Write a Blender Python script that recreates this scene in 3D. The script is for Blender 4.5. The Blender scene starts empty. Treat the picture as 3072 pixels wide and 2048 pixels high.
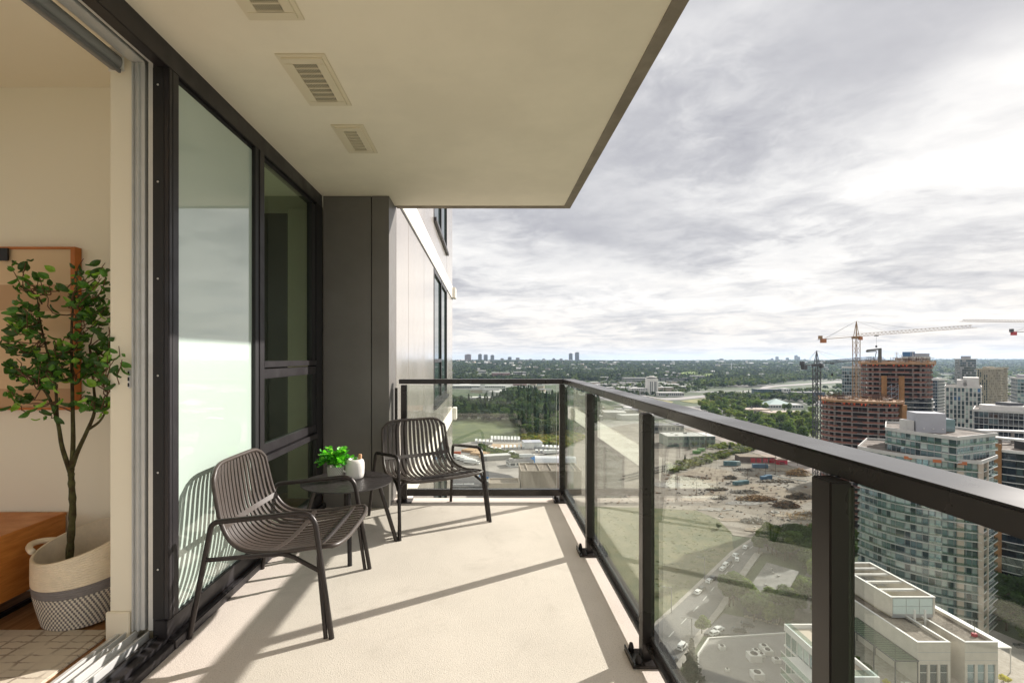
import bpy, bmesh, math, random
import numpy as np
from mathutils import Vector, Matrix
R = math.radians
sc = bpy.context.scene
COL = sc.collection
# ---------------------------------------------------------------- camera
EYE = 1.27; F = 1500.0; VX = 1455.0; VY = 1071.0
cam_d = bpy.data.cameras.new('camera'); cam = bpy.data.objects.new('camera', cam_d); COL.objects.link(cam)
cam.location = (0, 0, EYE); cam.rotation_euler = (R(90), 0, 0)
cam_d.sensor_width = 36; cam_d.lens = F/3072*36
cam_d.shift_x = (1536-VX)/3072; cam_d.shift_y = (VY-1024)/3072
cam_d.clip_start = .05; cam_d.clip_end = 40000
sc.camera = cam
# ---------------------------------------------------------------- light
SD = Vector((.851, .525, .50)).normalized()          # towards the sun
sun_d = bpy.data.lights.new('sun', 'SUN'); sun_d.energy = 5.0; sun_d.angle = R(.6); sun_d.color = (1, .94, .87)
sun = bpy.data.objects.new('sun', sun_d); COL.objects.link(sun)
sun.rotation_euler = (-SD).to_track_quat('-Z', 'Y').to_euler(); sun.location = (20, 10, 30)
sc.view_settings.view_transform = 'Standard'; sc.view_settings.look = 'None'
sc.view_settings.exposure = 0.65; sc.view_settings.gamma = 1
sc.cycles.max_bounces = 10; sc.cycles.transparent_max_bounces = 24; sc.cycles.volume_bounces = 0
sc.cycles.sample_clamp_indirect = 6
world = bpy.data.worlds.new('World'); sc.world = world; world.use_nodes = True

class NT:
    """tiny node helper"""
    def __init__(s, nt): s.nt = nt
    def n(s, t, **k):
        nd = s.nt.nodes.new(t)
        for a, v in k.items():
            if a.startswith('_'): setattr(nd, a[1:], v)
        return nd
    def l(s, a, b): s.nt.links.new(a, b)
    def math(s, op, a, b=None, c=None, clamp=False):
        nd = s.nt.nodes.new('ShaderNodeMath'); nd.operation = op; nd.use_clamp = clamp
        for i, v in enumerate((a, b, c)):
            if v is None: continue
            if isinstance(v, (int, float)): nd.inputs[i].default_value = v
            else: s.l(v, nd.inputs[i])
        return nd.outputs[0]
    def vmath(s, op, a, b=None, sc_=None):
        nd = s.nt.nodes.new('ShaderNodeVectorMath'); nd.operation = op
        for i, v in enumerate((a, b)):
            if v is None: continue
            if isinstance(v, (tuple, list, Vector)): nd.inputs[i].default_value = tuple(v)
            else: s.l(v, nd.inputs[i])
        if sc_ is not None:
            if isinstance(sc_, (int, float)): nd.inputs['Scale'].default_value = sc_
            else: s.l(sc_, nd.inputs['Scale'])
        return nd
    def noise(s, vec, scale, detail=4, rough=.5, dist=0):
        nd = s.nt.nodes.new('ShaderNodeTexNoise')
        if vec is not None: s.l(vec, nd.inputs['Vector'])
        nd.inputs['Scale'].default_value = scale; nd.inputs['Detail'].default_value = detail
        nd.inputs['Roughness'].default_value = rough; nd.inputs['Distortion'].default_value = dist
        return nd.outputs['Fac']
    def ramp(s, fac, stops, mode='LINEAR'):
        nd = s.nt.nodes.new('ShaderNodeValToRGB'); nd.color_ramp.interpolation = mode
        while len(nd.color_ramp.elements) < len(stops): nd.color_ramp.elements.new(.5)
        for e, (p, c) in zip(nd.color_ramp.elements, stops):
            e.position = p; e.color = (*c, 1) if len(c) == 3 else c
        s.l(fac, nd.inputs['Fac']); return nd.outputs['Color']
    def mix(s, fac, a, b, bt='MIX'):
        nd = s.nt.nodes.new('ShaderNodeMix'); nd.data_type = 'RGBA'; nd.blend_type = bt
        for sock, v in ((nd.inputs[0], fac), (nd.inputs[6], a), (nd.inputs[7], b)):
            if isinstance(v, (int, float)): sock.default_value = v
            elif isinstance(v, tuple): sock.default_value = (*v, 1) if len(v) == 3 else v
            else: s.l(v, sock)
        return nd.outputs[2]
    def maprange(s, v, a, b, c=0, d=1, t='SMOOTHSTEP'):
        nd = s.nt.nodes.new('ShaderNodeMapRange'); nd.interpolation_type = t
        s.l(v, nd.inputs[0])
        for i, x in zip((1, 2, 3, 4), (a, b, c, d)): nd.inputs[i].default_value = x
        return nd.outputs[0]

BIAS = .205
BLOBS = (((.48, 1, .47), .05, .44, 1.4, .42), ((.20, 1, .40), .0, .2, 1.4, .12), ((.10, 1, .25), .0, .30, 2.2, .36), ((.36, 1, .76), .0, .16, 2.0, .25), ((.95, 1, .74), .0, .22, 2.0, .25), ((1.05, 1, .24), .0, .24, 3.0, .22),
         ((.95, 1, .40), .0, .20, 1.8, -.10), ((.24, 1, .60), .0, .12, 1.4, -.3), ((.62, 1, .20), .0, .14, 2.0, -.2), ((.85, 1, .56), .0, .2, 1.8, .12))
def build_world():
    t = NT(world.node_tree); world.node_tree.nodes.clear()
    out = t.n('ShaderNodeOutputWorld'); bg = t.n('ShaderNodeBackground'); bg.inputs['Strength'].default_value = .1
    t.l(bg.outputs[0], out.inputs[0])
    sky = t.n('ShaderNodeTexSky', _sky_type='NISHITA', _sun_disc=False)
    sky.sun_elevation = math.asin(SD.z); sky.sun_rotation = math.atan2(SD.x, SD.y)
    sky.air_density = 1.2; sky.dust_density = 1.5
    tc = t.n('ShaderNodeTexCoord'); d = t.vmath('NORMALIZE', tc.outputs['Generated']).outputs[0]
    sep = t.n('ShaderNodeSeparateXYZ'); t.l(d, sep.inputs[0]); z = sep.outputs['Z']
    zc = t.math('MAXIMUM', z, 0.0)
    den = t.math('ADD', zc, .11)
    p = t.vmath('SCALE', d, sc_=t.math('DIVIDE', 1.0, den)).outputs[0]
    s2 = t.n('ShaderNodeSeparateXYZ'); t.l(p, s2.inputs[0])
    cb = t.n('ShaderNodeCombineXYZ'); t.l(s2.outputs[0], cb.inputs[0]); t.l(s2.outputs[1], cb.inputs[1]); cb.inputs[2].default_value = 3.7
    pv = cb.outputs[0]
    wv = t.n('ShaderNodeTexNoise'); t.l(pv, wv.inputs['Vector']); wv.inputs['Scale'].default_value = 1.3; wv.inputs['Detail'].default_value = 4
    warp = t.vmath('SCALE', t.vmath('SUBTRACT', wv.outputs['Color'], (.5, .5, .5)).outputs[0], sc_=.9).outputs[0]
    pw = t.vmath('ADD', pv, warp).outputs[0]
    big = t.noise(pw, .8, 2, .5); med = t.noise(pw, 2.0, 10, .62); fine = t.noise(pv, 7.0, 5, .6)
    def blob(v, r0, r1, squash=1.0):
        v = Vector(v).normalized()
        dv = t.vmath('MULTIPLY', t.vmath('SUBTRACT', d, v).outputs[0], (1, 1, squash)).outputs[0]
        ln = t.math('ADD', t.vmath('LENGTH', dv).outputs['Value'], t.math('MULTIPLY', t.math('SUBTRACT', med, .5), .5))
        return t.maprange(ln, r0, r1, 1, 0)
    th = t.math('ADD', t.math('MULTIPLY', t.math('SUBTRACT', big, .5), 1.3), t.math('MULTIPLY', t.math('SUBTRACT', med, .5), 2.0))
    th = t.math('ADD', th, t.math('MULTIPLY', t.math('SUBTRACT', fine, .5), .34)); th = t.math('ADD', th, BIAS)
    for v, r0, r1, sq, a in BLOBS:
        th = t.math('ADD', th, t.math('MULTIPLY', blob(v, r0, r1, sq), a))
    cloud = t.ramp(th, [(.0, (.68, .67, .66)), (.13, (.615, .606, .60)), (.26, (.565, .56, .56)), (.42, (.47, .468, .48)), (.62, (.36, .361, .385)), (.9, (.265, .268, .30))])
    # warmer, brighter towards the sun; creamy and thinner near the horizon
    dt = t.vmath('DOT_PRODUCT', d, tuple(SD)).outputs['Value']
    glow = t.maprange(dt, .62, 1.0, 0, 1)
    cloud = t.mix(t.math('MULTIPLY', glow, .08), cloud, (.74, .72, .69))
    cloud = t.mix(t.maprange(z, 0.0, .2, .62, 0), cloud, t.mix(t.maprange(med, .35, .65), (.66, .62, .58), (.50, .50, .52)))
    cloud = t.mix(t.maprange(z, -.01, .035, .6, 0), cloud, (.56, .59, .65))
    cloud = t.vmath('SCALE', cloud, sc_=10.0).outputs[0]
    gap = t.maprange(t.noise(pv, 1.1, 5, .6), .62, .78, .985, .93)
    col = t.mix(gap, sky.outputs[0], cloud)
    t.l(col, bg.inputs[0])
build_world()
# ---------------------------------------------------------------- materials
MATS = {}
def srgb(r, g, b):
    f = lambda c: (c/255/12.92) if c/255 <= .04045 else ((c/255+.055)/1.055)**2.4
    return (f(r), f(g), f(b))
def mat(name, color, rough=.6, metal=0, var=0.0, vscale=3.0, bump=0.0, bscale=60.0, spec=.5, coat=0.0, col2=None, stretch=None, bdist=.01, detail=5, world=False, attr=False):
    if name in MATS: return MATS[name]
    m = bpy.data.materials.new(name); m.use_nodes = True; t = NT(m.node_tree)
    b = m.node_tree.nodes['Principled BSDF']
    b.inputs['Base Color'].default_value = (*color, 1); b.inputs['Roughness'].default_value = rough
    b.inputs['Metallic'].default_value = metal; b.inputs['Specular IOR Level'].default_value = spec
    b.inputs['Coat Weight'].default_value = coat
    tc = t.n('ShaderNodeTexCoord'); v = tc.outputs['Object']
    if world: v = t.n('ShaderNodeNewGeometry').outputs['Position']
    if stretch: v = t.vmath('MULTIPLY', v, stretch).outputs[0]
    base = None
    if attr:
        an = t.n('ShaderNodeAttribute', _attribute_name='tint'); base = an.outputs['Color']
    if var or col2:
        n = t.noise(v, vscale, detail, .6)
        f = t.maprange(n, .3, .7)
        c2 = col2 or tuple(c*(1-var) for c in color)
        c1 = color if col2 else tuple(min(1, c*(1+var)) for c in color)
        cc = t.mix(f, c1, c2)
        if base: cc = t.mix(1.0, base, t.mix(f, (1+var,)*3, (1-var,)*3), 'MULTIPLY')
        t.l(cc, b.inputs['Base Color'])
        t.l(t.math('MULTIPLY_ADD', f, .15, max(0, rough-.07)), b.inputs['Roughness'])
    elif base: t.l(base, b.inputs['Base Color'])
    if bump:
        bn = t.n('ShaderNodeBump'); bn.inputs['Strength'].default_value = bump; bn.inputs['Distance'].default_value = bdist
        t.l(t.noise(v, bscale, 4, .65), bn.inputs['Height']); t.l(bn.outputs[0], b.inputs['Normal'])
    MATS[name] = m; return m
def leafy(m, fac):
    t = NT(m.node_tree); b = m.node_tree.nodes['Principled BSDF']; tr = t.n('ShaderNodeBsdfTranslucent'); mx = t.n('ShaderNodeMixShader'); mx.inputs[0].default_value = fac
    if b.inputs['Base Color'].links: c = b.inputs['Base Color'].links[0].from_socket
    else: rg = t.n('ShaderNodeRGB'); rg.outputs[0].default_value = b.inputs['Base Color'].default_value; c = rg.outputs[0]
    t.l(t.mix(1.0, c, (1.5, 1.6, .7), 'MULTIPLY'), tr.inputs[0]); o = [n for n in m.node_tree.nodes if n.type == 'OUTPUT_MATERIAL'][0]
    t.l(b.outputs[0], mx.inputs[1]); t.l(tr.outputs[0], mx.inputs[2]); t.l(mx.outputs[0], o.inputs[0]); return m
def thin_glass(name, tint, refl_tint=(1, 1, 1), f0=.06, boost=1.0):
    if name in MATS: return MATS[name]
    m = bpy.data.materials.new(name); m.use_nodes = True; t = NT(m.node_tree); m.node_tree.nodes.clear()
    o = t.n('ShaderNodeOutputMaterial'); tr = t.n('ShaderNodeBsdfTransparent'); gl = t.n('ShaderNodeBsdfGlossy'); mx = t.n('ShaderNodeMixShader')
    tr.inputs[0].default_value = (*tint, 1); gl.inputs[0].default_value = (*refl_tint, 1); gl.inputs['Roughness'].default_value = 0.0
    lw = t.n('ShaderNodeLayerWeight'); lw.inputs[0].default_value = .5
    f5 = t.math('POWER', lw.outputs['Facing'], 4.0)
    f = t.math('MULTIPLY_ADD', f5, (1-f0)*boost, f0, clamp=True)
    t.l(f, mx.inputs[0]); t.l(tr.outputs[0], mx.inputs[1]); t.l(gl.outputs[0], mx.inputs[2]); t.l(mx.outputs[0], o.inputs[0])
    MATS[name] = m; return m
# ---------------------------------------------------------------- mesh helpers
class MB:
    def __init__(s): s.v = []; s.f = []; s.mi = []; s.cur = 0; s.M = None
    def add(s, vs, fs):
        o = len(s.v)
        if s.M is not None: vs = [tuple(s.M @ Vector(v)) for v in vs]
        s.v += [tuple(v) for v in vs]; s.f += [tuple(i+o for i in f) for f in fs]; s.mi += [s.cur]*len(fs); return s
    def box(s, a, b):
        x0, y0, z0 = a; x1, y1, z1 = b
        if x0 > x1: x0, x1 = x1, x0
        if y0 > y1: y0, y1 = y1, y0
        if z0 > z1: z0, z1 = z1, z0
        return s.add([(x0,y0,z0),(x1,y0,z0),(x1,y1,z0),(x0,y1,z0),(x0,y0,z1),(x1,y0,z1),(x1,y1,z1),(x0,y1,z1)],
              [(0,3,2,1),(4,5,6,7),(0,1,5,4),(1,2,6,5),(2,3,7,6),(3,0,4,7)])
    def rbox(s, c, size, rz=0, rx=0, ry=0):
        M0 = s.M; m = Matrix.Translation(c) @ Matrix.Rotation(rz, 4, 'Z') @ Matrix.Rotation(ry, 4, 'Y') @ Matrix.Rotation(rx, 4, 'X')
        s.M = (M0 @ m) if M0 is not None else m
        h = [q/2 for q in size]; s.box((-h[0],-h[1],-h[2]), (h[0],h[1],h[2])); s.M = M0; return s
    def prism(s, pts, z0, z1, cap=True):
        n = len(pts); a = sum(pts[i][0]*pts[(i+1)%n][1]-pts[(i+1)%n][0]*pts[i][1] for i in range(n))
        if a < 0: pts = pts[::-1]
        vs = [(p[0], p[1], z0) for p in pts]+[(p[0], p[1], z1) for p in pts]
        fs = [(i, (i+1)%n, n+(i+1)%n, n+i) for i in range(n)]
        if cap: fs += [tuple(range(n))[::-1], tuple(range(n, 2*n))]
        return s.add(vs, fs)
    def beam(s, a, b, w, h=None):
        a = Vector(a); b = Vector(b); h = h or w; d = (b-a)
        if d.length < 1e-6: return s
        d.normalize(); up = Vector((0,0,1)) if abs(d.z) < .95 else Vector((1,0,0))
        x = d.cross(up).normalized()*w/2; y = d.cross(x).normalized()*h/2
        vs = [a-x-y, a+x-y, a+x+y, a-x+y, b-x-y, b+x-y, b+x+y, b-x+y]
        return s.add(vs, [(0,1,2,3),(4,7,6,5),(0,4,5,1),(1,5,6,2),(2,6,7,3),(3,7,4,0)])
    def tube(s, path, r, n=8, caps=True, closed=False):
        P = [Vector(p) for p in path]; m = len(P)
        rr = r if isinstance(r, (list, tuple)) else [r]*m
        T = []
        for i in range(m):
            a = P[(i-1) % m] if (closed or i > 0) else P[i]; b = P[(i+1) % m] if (closed or i < m-1) else P[i]
            T.append((b-a).normalized())
        up = Vector((0,0,1)) if abs(T[0].z) < .9 else Vector((1,0,0))
        u = T[0].cross(up).normalized(); vs = []; fs = []
        for i in range(m):
            u = (u - T[i]*u.dot(T[i])).normalized(); w = T[i].cross(u)
            for k in range(n):
                an = 2*math.pi*k/n; vs.append(P[i]+(u*math.cos(an)+w*math.sin(an))*rr[i])
        for i in range(m if closed else m-1):
            j = (i+1) % m
            for k in range(n): fs.append((i*n+k, i*n+(k+1)%n, j*n+(k+1)%n, j*n+k))
        if caps and not closed: fs += [tuple(range(n))[::-1], tuple((m-1)*n+k for k in range(n))]
        return s.add(vs, fs)
    def lathe(s, prof, c=(0,0,0), n=32):
        vs = []; fs = []; m = len(prof)
        for (r, z) in prof:
            for k in range(n):
                a = 2*math.pi*k/n; vs.append((c[0]+r*math.cos(a), c[1]+r*math.sin(a), c[2]+z))
        for i in range(m-1):
            for k in range(n): fs.append((i*n+k, i*n+(k+1)%n, (i+1)*n+(k+1)%n, (i+1)*n+k))
        if prof[0][0] > 1e-5: fs.append(tuple(range(n))[::-1])
        if prof[-1][0] > 1e-5: fs.append(tuple((m-1)*n+k for k in range(n)))
        return s.add(vs, fs)
    def ribbon(s, path, side, w, th):
        """flat strip along path; side = vector across"""
        P = [Vector(p) for p in path]; vs = []; fs = []; m = len(P)
        for i in range(m):
            t = (P[min(m-1, i+1)]-P[max(0, i-1)]).normalized(); sd = Vector(side[i] if isinstance(side, list) else side)
            sd = (sd - t*sd.dot(t)).normalized(); nn = t.cross(sd)
            for a, b in ((-1,-1),(1,-1),(1,1),(-1,1)): vs.append(P[i]+sd*w/2*a+nn*th/2*b)
        for i in range(m-1):
            for k in range(4): fs.append((i*4+k, i*4+(k+1)%4, (i+1)*4+(k+1)%4, (i+1)*4+k))
        fs += [(3,2,1,0), tuple((m-1)*4+k for k in range(4))]
        return s.add(vs, fs)
    def mesh(s, name, mats, smooth=False, bevel=0, bseg=2):
        me = bpy.data.meshes.new(name); me.from_pydata(s.v, [], s.f)
        for m in (mats if isinstance(mats, (list, tuple)) else [mats]): me.materials.append(m)
        if any(s.mi): me.polygons.foreach_set('material_index', s.mi)
        bm = bmesh.new(); bm.from_mesh(me); bmesh.ops.recalc_face_normals(bm, faces=bm.faces)
        if bevel:
            bmesh.ops.bevel(bm, geom=[e for e in bm.edges if len(e.link_faces) == 2 and e.calc_face_angle(0) > .5], offset=bevel, segments=bseg, affect='EDGES', clamp_overlap=True)
        bm.to_mesh(me); bm.free()
        if smooth:
            me.polygons.foreach_set('use_smooth', [True]*len(me.polygons))
            if smooth == 'auto': me.set_sharp_from_angle(angle=R(38))
        me.update(); return me
def link(name, me, parent=None, loc=None, rz=0, M=None):
    o = bpy.data.objects.new(name, me); COL.objects.link(o)
    if parent is not None: o.parent = parent
    if loc is not None: o.location = loc
    if rz: o.rotation_euler.z = rz
    return o
def part(name, mb, mats, parent=None, smooth=False, bevel=0, stuff=False, loc=None, label=None, bseg=2):
    o = link(name, mb.mesh(name, mats, smooth, bevel, bseg), parent, loc)
    if stuff: o['kind'] = 'stuff'
    if label: o['label'] = label
    return o
def tag(o, label, cat, group=None):
    o['label'] = label; o['category'] = cat
    if group: o['group'] = group
    return o
def thing(name, label, cat, loc=(0,0,0), rz=0, group=None):
    o = bpy.data.objects.new(name, None); COL.objects.link(o); o.location = loc; o.rotation_euler.z = rz
    o.empty_display_size = .1
    return tag(o, label, cat, group)
def struct(name, mb, mats, **k):
    o = part(name, mb, mats, **k); o['kind'] = 'structure'; return o
def stuff(name, mb, mats, **k):
    o = part(name, mb, mats, **k); o['kind'] = 'stuff'; return o
def dup(root, loc, rz=0, label=None, group=None, scale=None):
    kids = [o for o in root.children]
    r = root.copy(); COL.objects.link(r); r.location = loc; r.rotation_euler.z = rz
    if label: r['label'] = label
    if group: r['group'] = group
    if scale: r.scale = scale if isinstance(scale, tuple) else (scale,)*3
    for ch in kids:
        c = ch.copy(); COL.objects.link(c); c.parent = r
        for g in ch.children:
            q = g.copy(); COL.objects.link(q); q.parent = c
    return r
def fillet(path, rad, seg=6):
    P = [Vector(p) for p in path]; out = [P[0]]
    for i in range(1, len(P)-1):
        a, b, c = P[i-1], P[i], P[i+1]
        r = rad[i-1] if isinstance(rad, (list, tuple)) else rad
        if r <= 0: out.append(b); continue
        da = (a-b); dc = (c-b); r1 = min(r, da.length*.48, dc.length*.48)
        p0 = b+da.normalized()*r1; p2 = b+dc.normalized()*r1
        for k in range(seg+1):
            u = k/seg; out.append(p0*(1-u)**2 + b*2*u*(1-u) + p2*u*u)
    out.append(P[-1]); return out
def spline(pts, n):
    """catmull-rom through points (tuples), n samples"""
    P = [Vector(p) for p in pts]; P = [P[0]*2-P[1]]+P+[P[-1]*2-P[-2]]; m = len(P)-3; out = []
    for i in range(n):
        u = i/(n-1)*m; k = min(int(u), m-1); t = u-k; a, b, c, d = P[k:k+4]
        out.append(.5*((2*b)+(c-a)*t+(2*a-5*b+4*c-d)*t*t+(3*b-a-3*c+d)*t**3))
    return out
def wp(px, py, Y):
    return Vector(((px-VX)/F*Y, Y, EYE-(py-VY)/F*Y))
# ================================================================ NEAR: materials
m_floor = mat('floor_membrane', srgb(215,204,194), .85, var=.06, vscale=1.3, bump=.45, bscale=170, bdist=.006)
m_soffit = mat('soffit_paint', srgb(244,234,214), .9, var=.045, vscale=1.6, bump=.12, bscale=120, bdist=.003)
m_conc = mat('slab_concrete', srgb(140,130,116), .85, var=.12, vscale=6, bump=.3, bscale=90)
m_frame = mat('dark_bronze_aluminium', srgb(50,47,49), .38, metal=.35, var=.05, vscale=8)
m_black = mat('black_gasket', srgb(26,25,27), .5)
m_rail = mat('bronze_powder_coat', srgb(54,50,48), .27, metal=.4, var=.03, vscale=2)
m_alu = mat('light_aluminium', srgb(214,214,212), .38, metal=.35, var=.04, vscale=10)
m_column = mat('charcoal_cladding', srgb(112,108,104), .42, metal=.2, var=.05, vscale=4)
m_panel = mat('pearl_panel', srgb(206,198,190), .16, metal=.55, var=.03, vscale=.7, bump=.02, bscale=1.3, bdist=.02)
m_white = mat('white_paint_metal', srgb(228,222,212), .5, var=.03, vscale=2)
m_wall = mat('cream_wall_paint', srgb(244,236,216), .85, bump=.05, bscale=200, bdist=.002)
m_trim = mat('white_trim', srgb(240,230,208), .5)
m_bed = mat('bedroom_wall_paint', srgb(226,222,204), .85)
m_spandrel = mat('backpainted_glass', srgb(182,198,188), .55, coat=1.0, spec=.3)
m_spandrel.node_tree.nodes['Principled BSDF'].inputs['Coat Roughness'].default_value = .0
m_spandrel.node_tree.nodes['Principled BSDF'].inputs['Coat IOR'].default_value = 2.3
m_wglass = thin_glass('window_glass', (.83, .91, .83), (.9, 1, .95), .08, .8)
m_rglass = thin_glass('railing_glass', (.95, .972, .95), (.97, 1, .97), .055, .64)
m_edge = mat('glass_edge', srgb(120,150,130), .2)
m_screw = mat('screw_steel', srgb(210,210,210), .3, metal=.9)
m_vent = mat('vent_plastic', srgb(228,216,190), .6)
m_dark = mat('vent_shade_dark', (.012,.01,.008), .9, spec=.1)
# ================================================================ balcony shell
def wear(m, c, amt):
    t = NT(m.node_tree); b = m.node_tree.nodes['Principled BSDF']; old = b.inputs['Base Color'].links[0].from_socket; tc = t.n('ShaderNodeTexCoord').outputs['Object']
    f = t.maprange(t.noise(tc, 2.3, 8, .72, 1.2), .52, .70, 0, amt); g = t.maprange(t.noise(tc, 150, 3, .6), .54, .66, 0, .35); s = t.maprange(t.noise(tc, 26, 4, .6), .70, .74, 0, .4)
    t.l(t.mix(t.math('MAXIMUM', f, t.math('MAXIMUM', g, s)), old, c), b.inputs['Base Color'])
wear(m_floor, srgb(150,138,124), .22)
struct('balcony_floor', MB().box((-1.376,-2.5,-.2), (.775,4.515,0)), m_floor)
b = MB().box((-1.376,-2.5,2.63), (.712,4.50,2.88)); struct('balcony_ceiling', b, m_soffit)
b = MB().prism([(.712,-2.5),(.775,-2.5),(.775,4.555),(-.80,4.555),(-.80,4.50),(.712,4.50)], 2.622, 2.88); struct('ceiling_slab_edge', b, m_conc)
# vents in the soffit
def vent(x0, x1, y0, y1, label, nrow, ncol):
    v = thing('ceiling_vent', label, 'vent', ((x0+x1)/2, (y0+y1)/2, 2.63), group='vents in the balcony ceiling')
    w = (x1-x0)/2; h = (y1-y0)/2
    fr = MB(); z0, z1 = -.012, 0; q = .040; e = .02
    for a, c in (((-w-e,-h-e,-.006),(w+e,-h+.004,0)), ((-w-e,h-.004,-.006),(w+e,h+e,0)), ((-w-e,-h,-.006),(-w+.004,h,0)), ((w-.004,-h,-.006),(w+e,h,0))): fr.box(a, c)
    part('flange', fr, m_vent, v, bevel=.002)
    fr = MB()
    for a, c in (((-w,-h,-.014),(w,-h+q,-.001)), ((-w,h-q,-.014),(w,h,-.001)), ((-w,-h+q,-.014),(-w+q,h-q,-.001)), ((w-q,-h+q,-.014),(w,h-q,-.001))): fr.box(a, c)
    part('frame', fr, m_vent, v, bevel=.002)
    part('duct_shade_sheet', MB().box((-w+q,-h+q,-.0035),(w-q,h-q,-.001)), m_dark, v)  # near-black sheet paints the shade of a duct that has no depth
    L = 2*(h-q); W = 2*(w-q)
    for i in range(nrow+1):
        y = -h+q+L*i/nrow
        part('crossbar', MB().box((-w+q,y-.003,-.012),(w-q,y+.003,-.005)), m_vent, v)
    bar = MB().box((-.0012,-h+q,-.0115),(.0012,h-q,-.0062)).mesh('grille_bar', m_vent)
    for i in range(1, ncol):
        link('grille_bar', bar, v, (-w+q+W*i/ncol, 0, 0))
vent(-.93,-.745,1.60,1.995,'white rectangular grille nearest the camera, cut by the top edge of the photo',7,14)
vent(-.925,-.738,2.26,2.68,'large white slotted grille in the middle of the ceiling, whole in view',8,14)
vent(-.885,-.732,2.945,3.31,'smallest looking grille, deepest along the ceiling towards the column',7,13)
# ================================================================ window wall
WX = -1.376
ww = thing('window_wall', 'dark bronze framed glazing along the left of the balcony with frosted panel and clear window', 'window wall', (WX, 3.2, 0))
def P(name, a, b, m=m_frame, par=ww, bevel=.003, off=(WX,3.2,0)):
    a = [a[i]-off[i] for i in range(3)]; b = [b[i]-off[i] for i in range(3)]
    return part(name, MB().box(a, b), m, par, bevel=bevel)
P('head_frame', (-1.43,-2.5,2.53), (-1.374,4.22,2.67))
P('head_channel', (-1.436,2.24,2.505), (-1.392,4.2,2.53), m_black)
P('base_frame', (-1.43,2.16,.045), (-1.374,4.22,.13))
P('base_flashing', (-1.376,2.16,.0), (-1.340,4.22,.048), m_frame, bevel=.006)
P('corner_mullion', (-1.445,2.172,.13), (-1.372,2.243,2.53))
P('mullion_groove', (-1.3725,2.196,.13), (-1.3705,2.202,2.53), m_black, bevel=0)
P('mullion', (-1.44,2.985,.13), (-1.372,3.035,2.53), m_black)
P('mullion', (-1.43,3.035,.13), (-1.366,3.10,2.53))
P('end_mullion', (-1.44,4.06,.13), (-1.368,4.215,2.53), m_black)
P('frosted_panel', (-1.41,2.243,.13), (-1.392,2.985,2.505), m_spandrel, bevel=0)
P('transom', (-1.43,3.10,1.205), (-1.366,4.06,1.245))
P('sash_rail', (-1.42,3.10,1.135), (-1.372,4.06,1.195))
P('sash_rail', (-1.42,3.10,.665), (-1.372,4.06,.725))
P('transom', (-1.43,3.10,.615), (-1.358,4.06,.655))
P('sash_stile', (-1.42,3.985,.725), (-1.374,4.06,1.135), m_black)
P('top_stile', (-1.42,3.98,1.245), (-1.376,4.06,2.505), m_black)
P('upper_pane', (-1.405,3.10,1.245), (-1.397,3.98,2.505), m_wglass, bevel=0)
P('sash_pane', (-1.400,3.10,.725), (-1.392,3.985,1.135), m_wglass, bevel=0)
P('lower_pane', (-1.405,3.10,.13), (-1.397,4.06,.615), m_wglass, bevel=0)
P('spandrel_backing', (-1.60,2.26,0), (-1.43,3.03,2.6), m_trim, bevel=0)
for zz in [.35+.42*i for i in range(6)]:
    s = MB().lathe([(.0045,0),(.0045,.002),(.002,.0035)], n=8); o = part('screw', s, m_screw, ww, loc=(-1.418-WX, 2.168-3.2, zz)); o.rotation_euler.x = R(90)
# sliding door frame (jamb facing the camera, head and sill tracks)
sd = thing('sliding_door_frame', 'open sliding door surround of light aluminium and black tracks beside the potted tree', 'door frame', (-1.5, 2.18, 0))
def D(name, a, b, m, bevel=.002): return P(name, a, b, m, sd, bevel, (-1.5,2.18,0))
D('jamb', (-1.540,2.18,.08), (-1.484,2.26,2.555), m_alu)
D('jamb_lip', (-1.532,2.165,.08), (-1.527,2.18,2.55), m_alu)
D('jamb_lip', (-1.508,2.165,.08), (-1.503,2.18,2.55), m_alu)
D('jamb_gap', (-1.484,2.20,.08), (-1.468,2.26,2.555), m_black)
D('jamb_strip', (-1.468,2.178,.08), (-1.442,2.26,2.555), m_alu)
D('black_jamb', (-1.442,2.17,.05), (-1.392,2.26,2.56), m_black)
D('head_track', (-1.545,-2.5,2.555), (-1.485,2.26,2.60), m_alu)
D('head_track_lip', (-1.468,-2.5,2.553), (-1.442,2.26,2.60), m_alu)
D('head_track_gap', (-1.485,-2.5,2.565), (-1.468,2.26,2.60), m_frame)
D('black_head', (-1.442,-2.5,2.56), (-1.378,2.172,2.60), m_black)
for i, (x0, x1, z, m) in enumerate(((-1.600,-1.583,.075,m_alu),(-1.583,-1.56,.052,m_alu),(-1.56,-1.553,.08,m_alu),(-1.553,-1.522,.055,m_alu),(-1.522,-1.514,.082,m_alu),(-1.514,-1.470,.05,m_alu),(-1.470,-1.462,.078,m_alu),(-1.462,-1.425,.045,m_frame),(-1.425,-1.415,.07,m_black),(-1.415,-1.376,.055,m_frame))):
    D('sill_track', (x0,-2.5,.0), (x1-.0005,2.18,z), m, .001)
D('sill_apron', (-1.376,-2.5,0), (-1.345,2.18,.035), m_frame)
D('door_latch', (-1.552,2.172,1.135), (-1.54,2.18,1.215), m_alu)
for k in range(3): D('latch_slot', (-1.5515,2.170,1.142+.025*k), (-1.545,2.1725,1.158+.025*k), m_black, 0)
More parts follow.
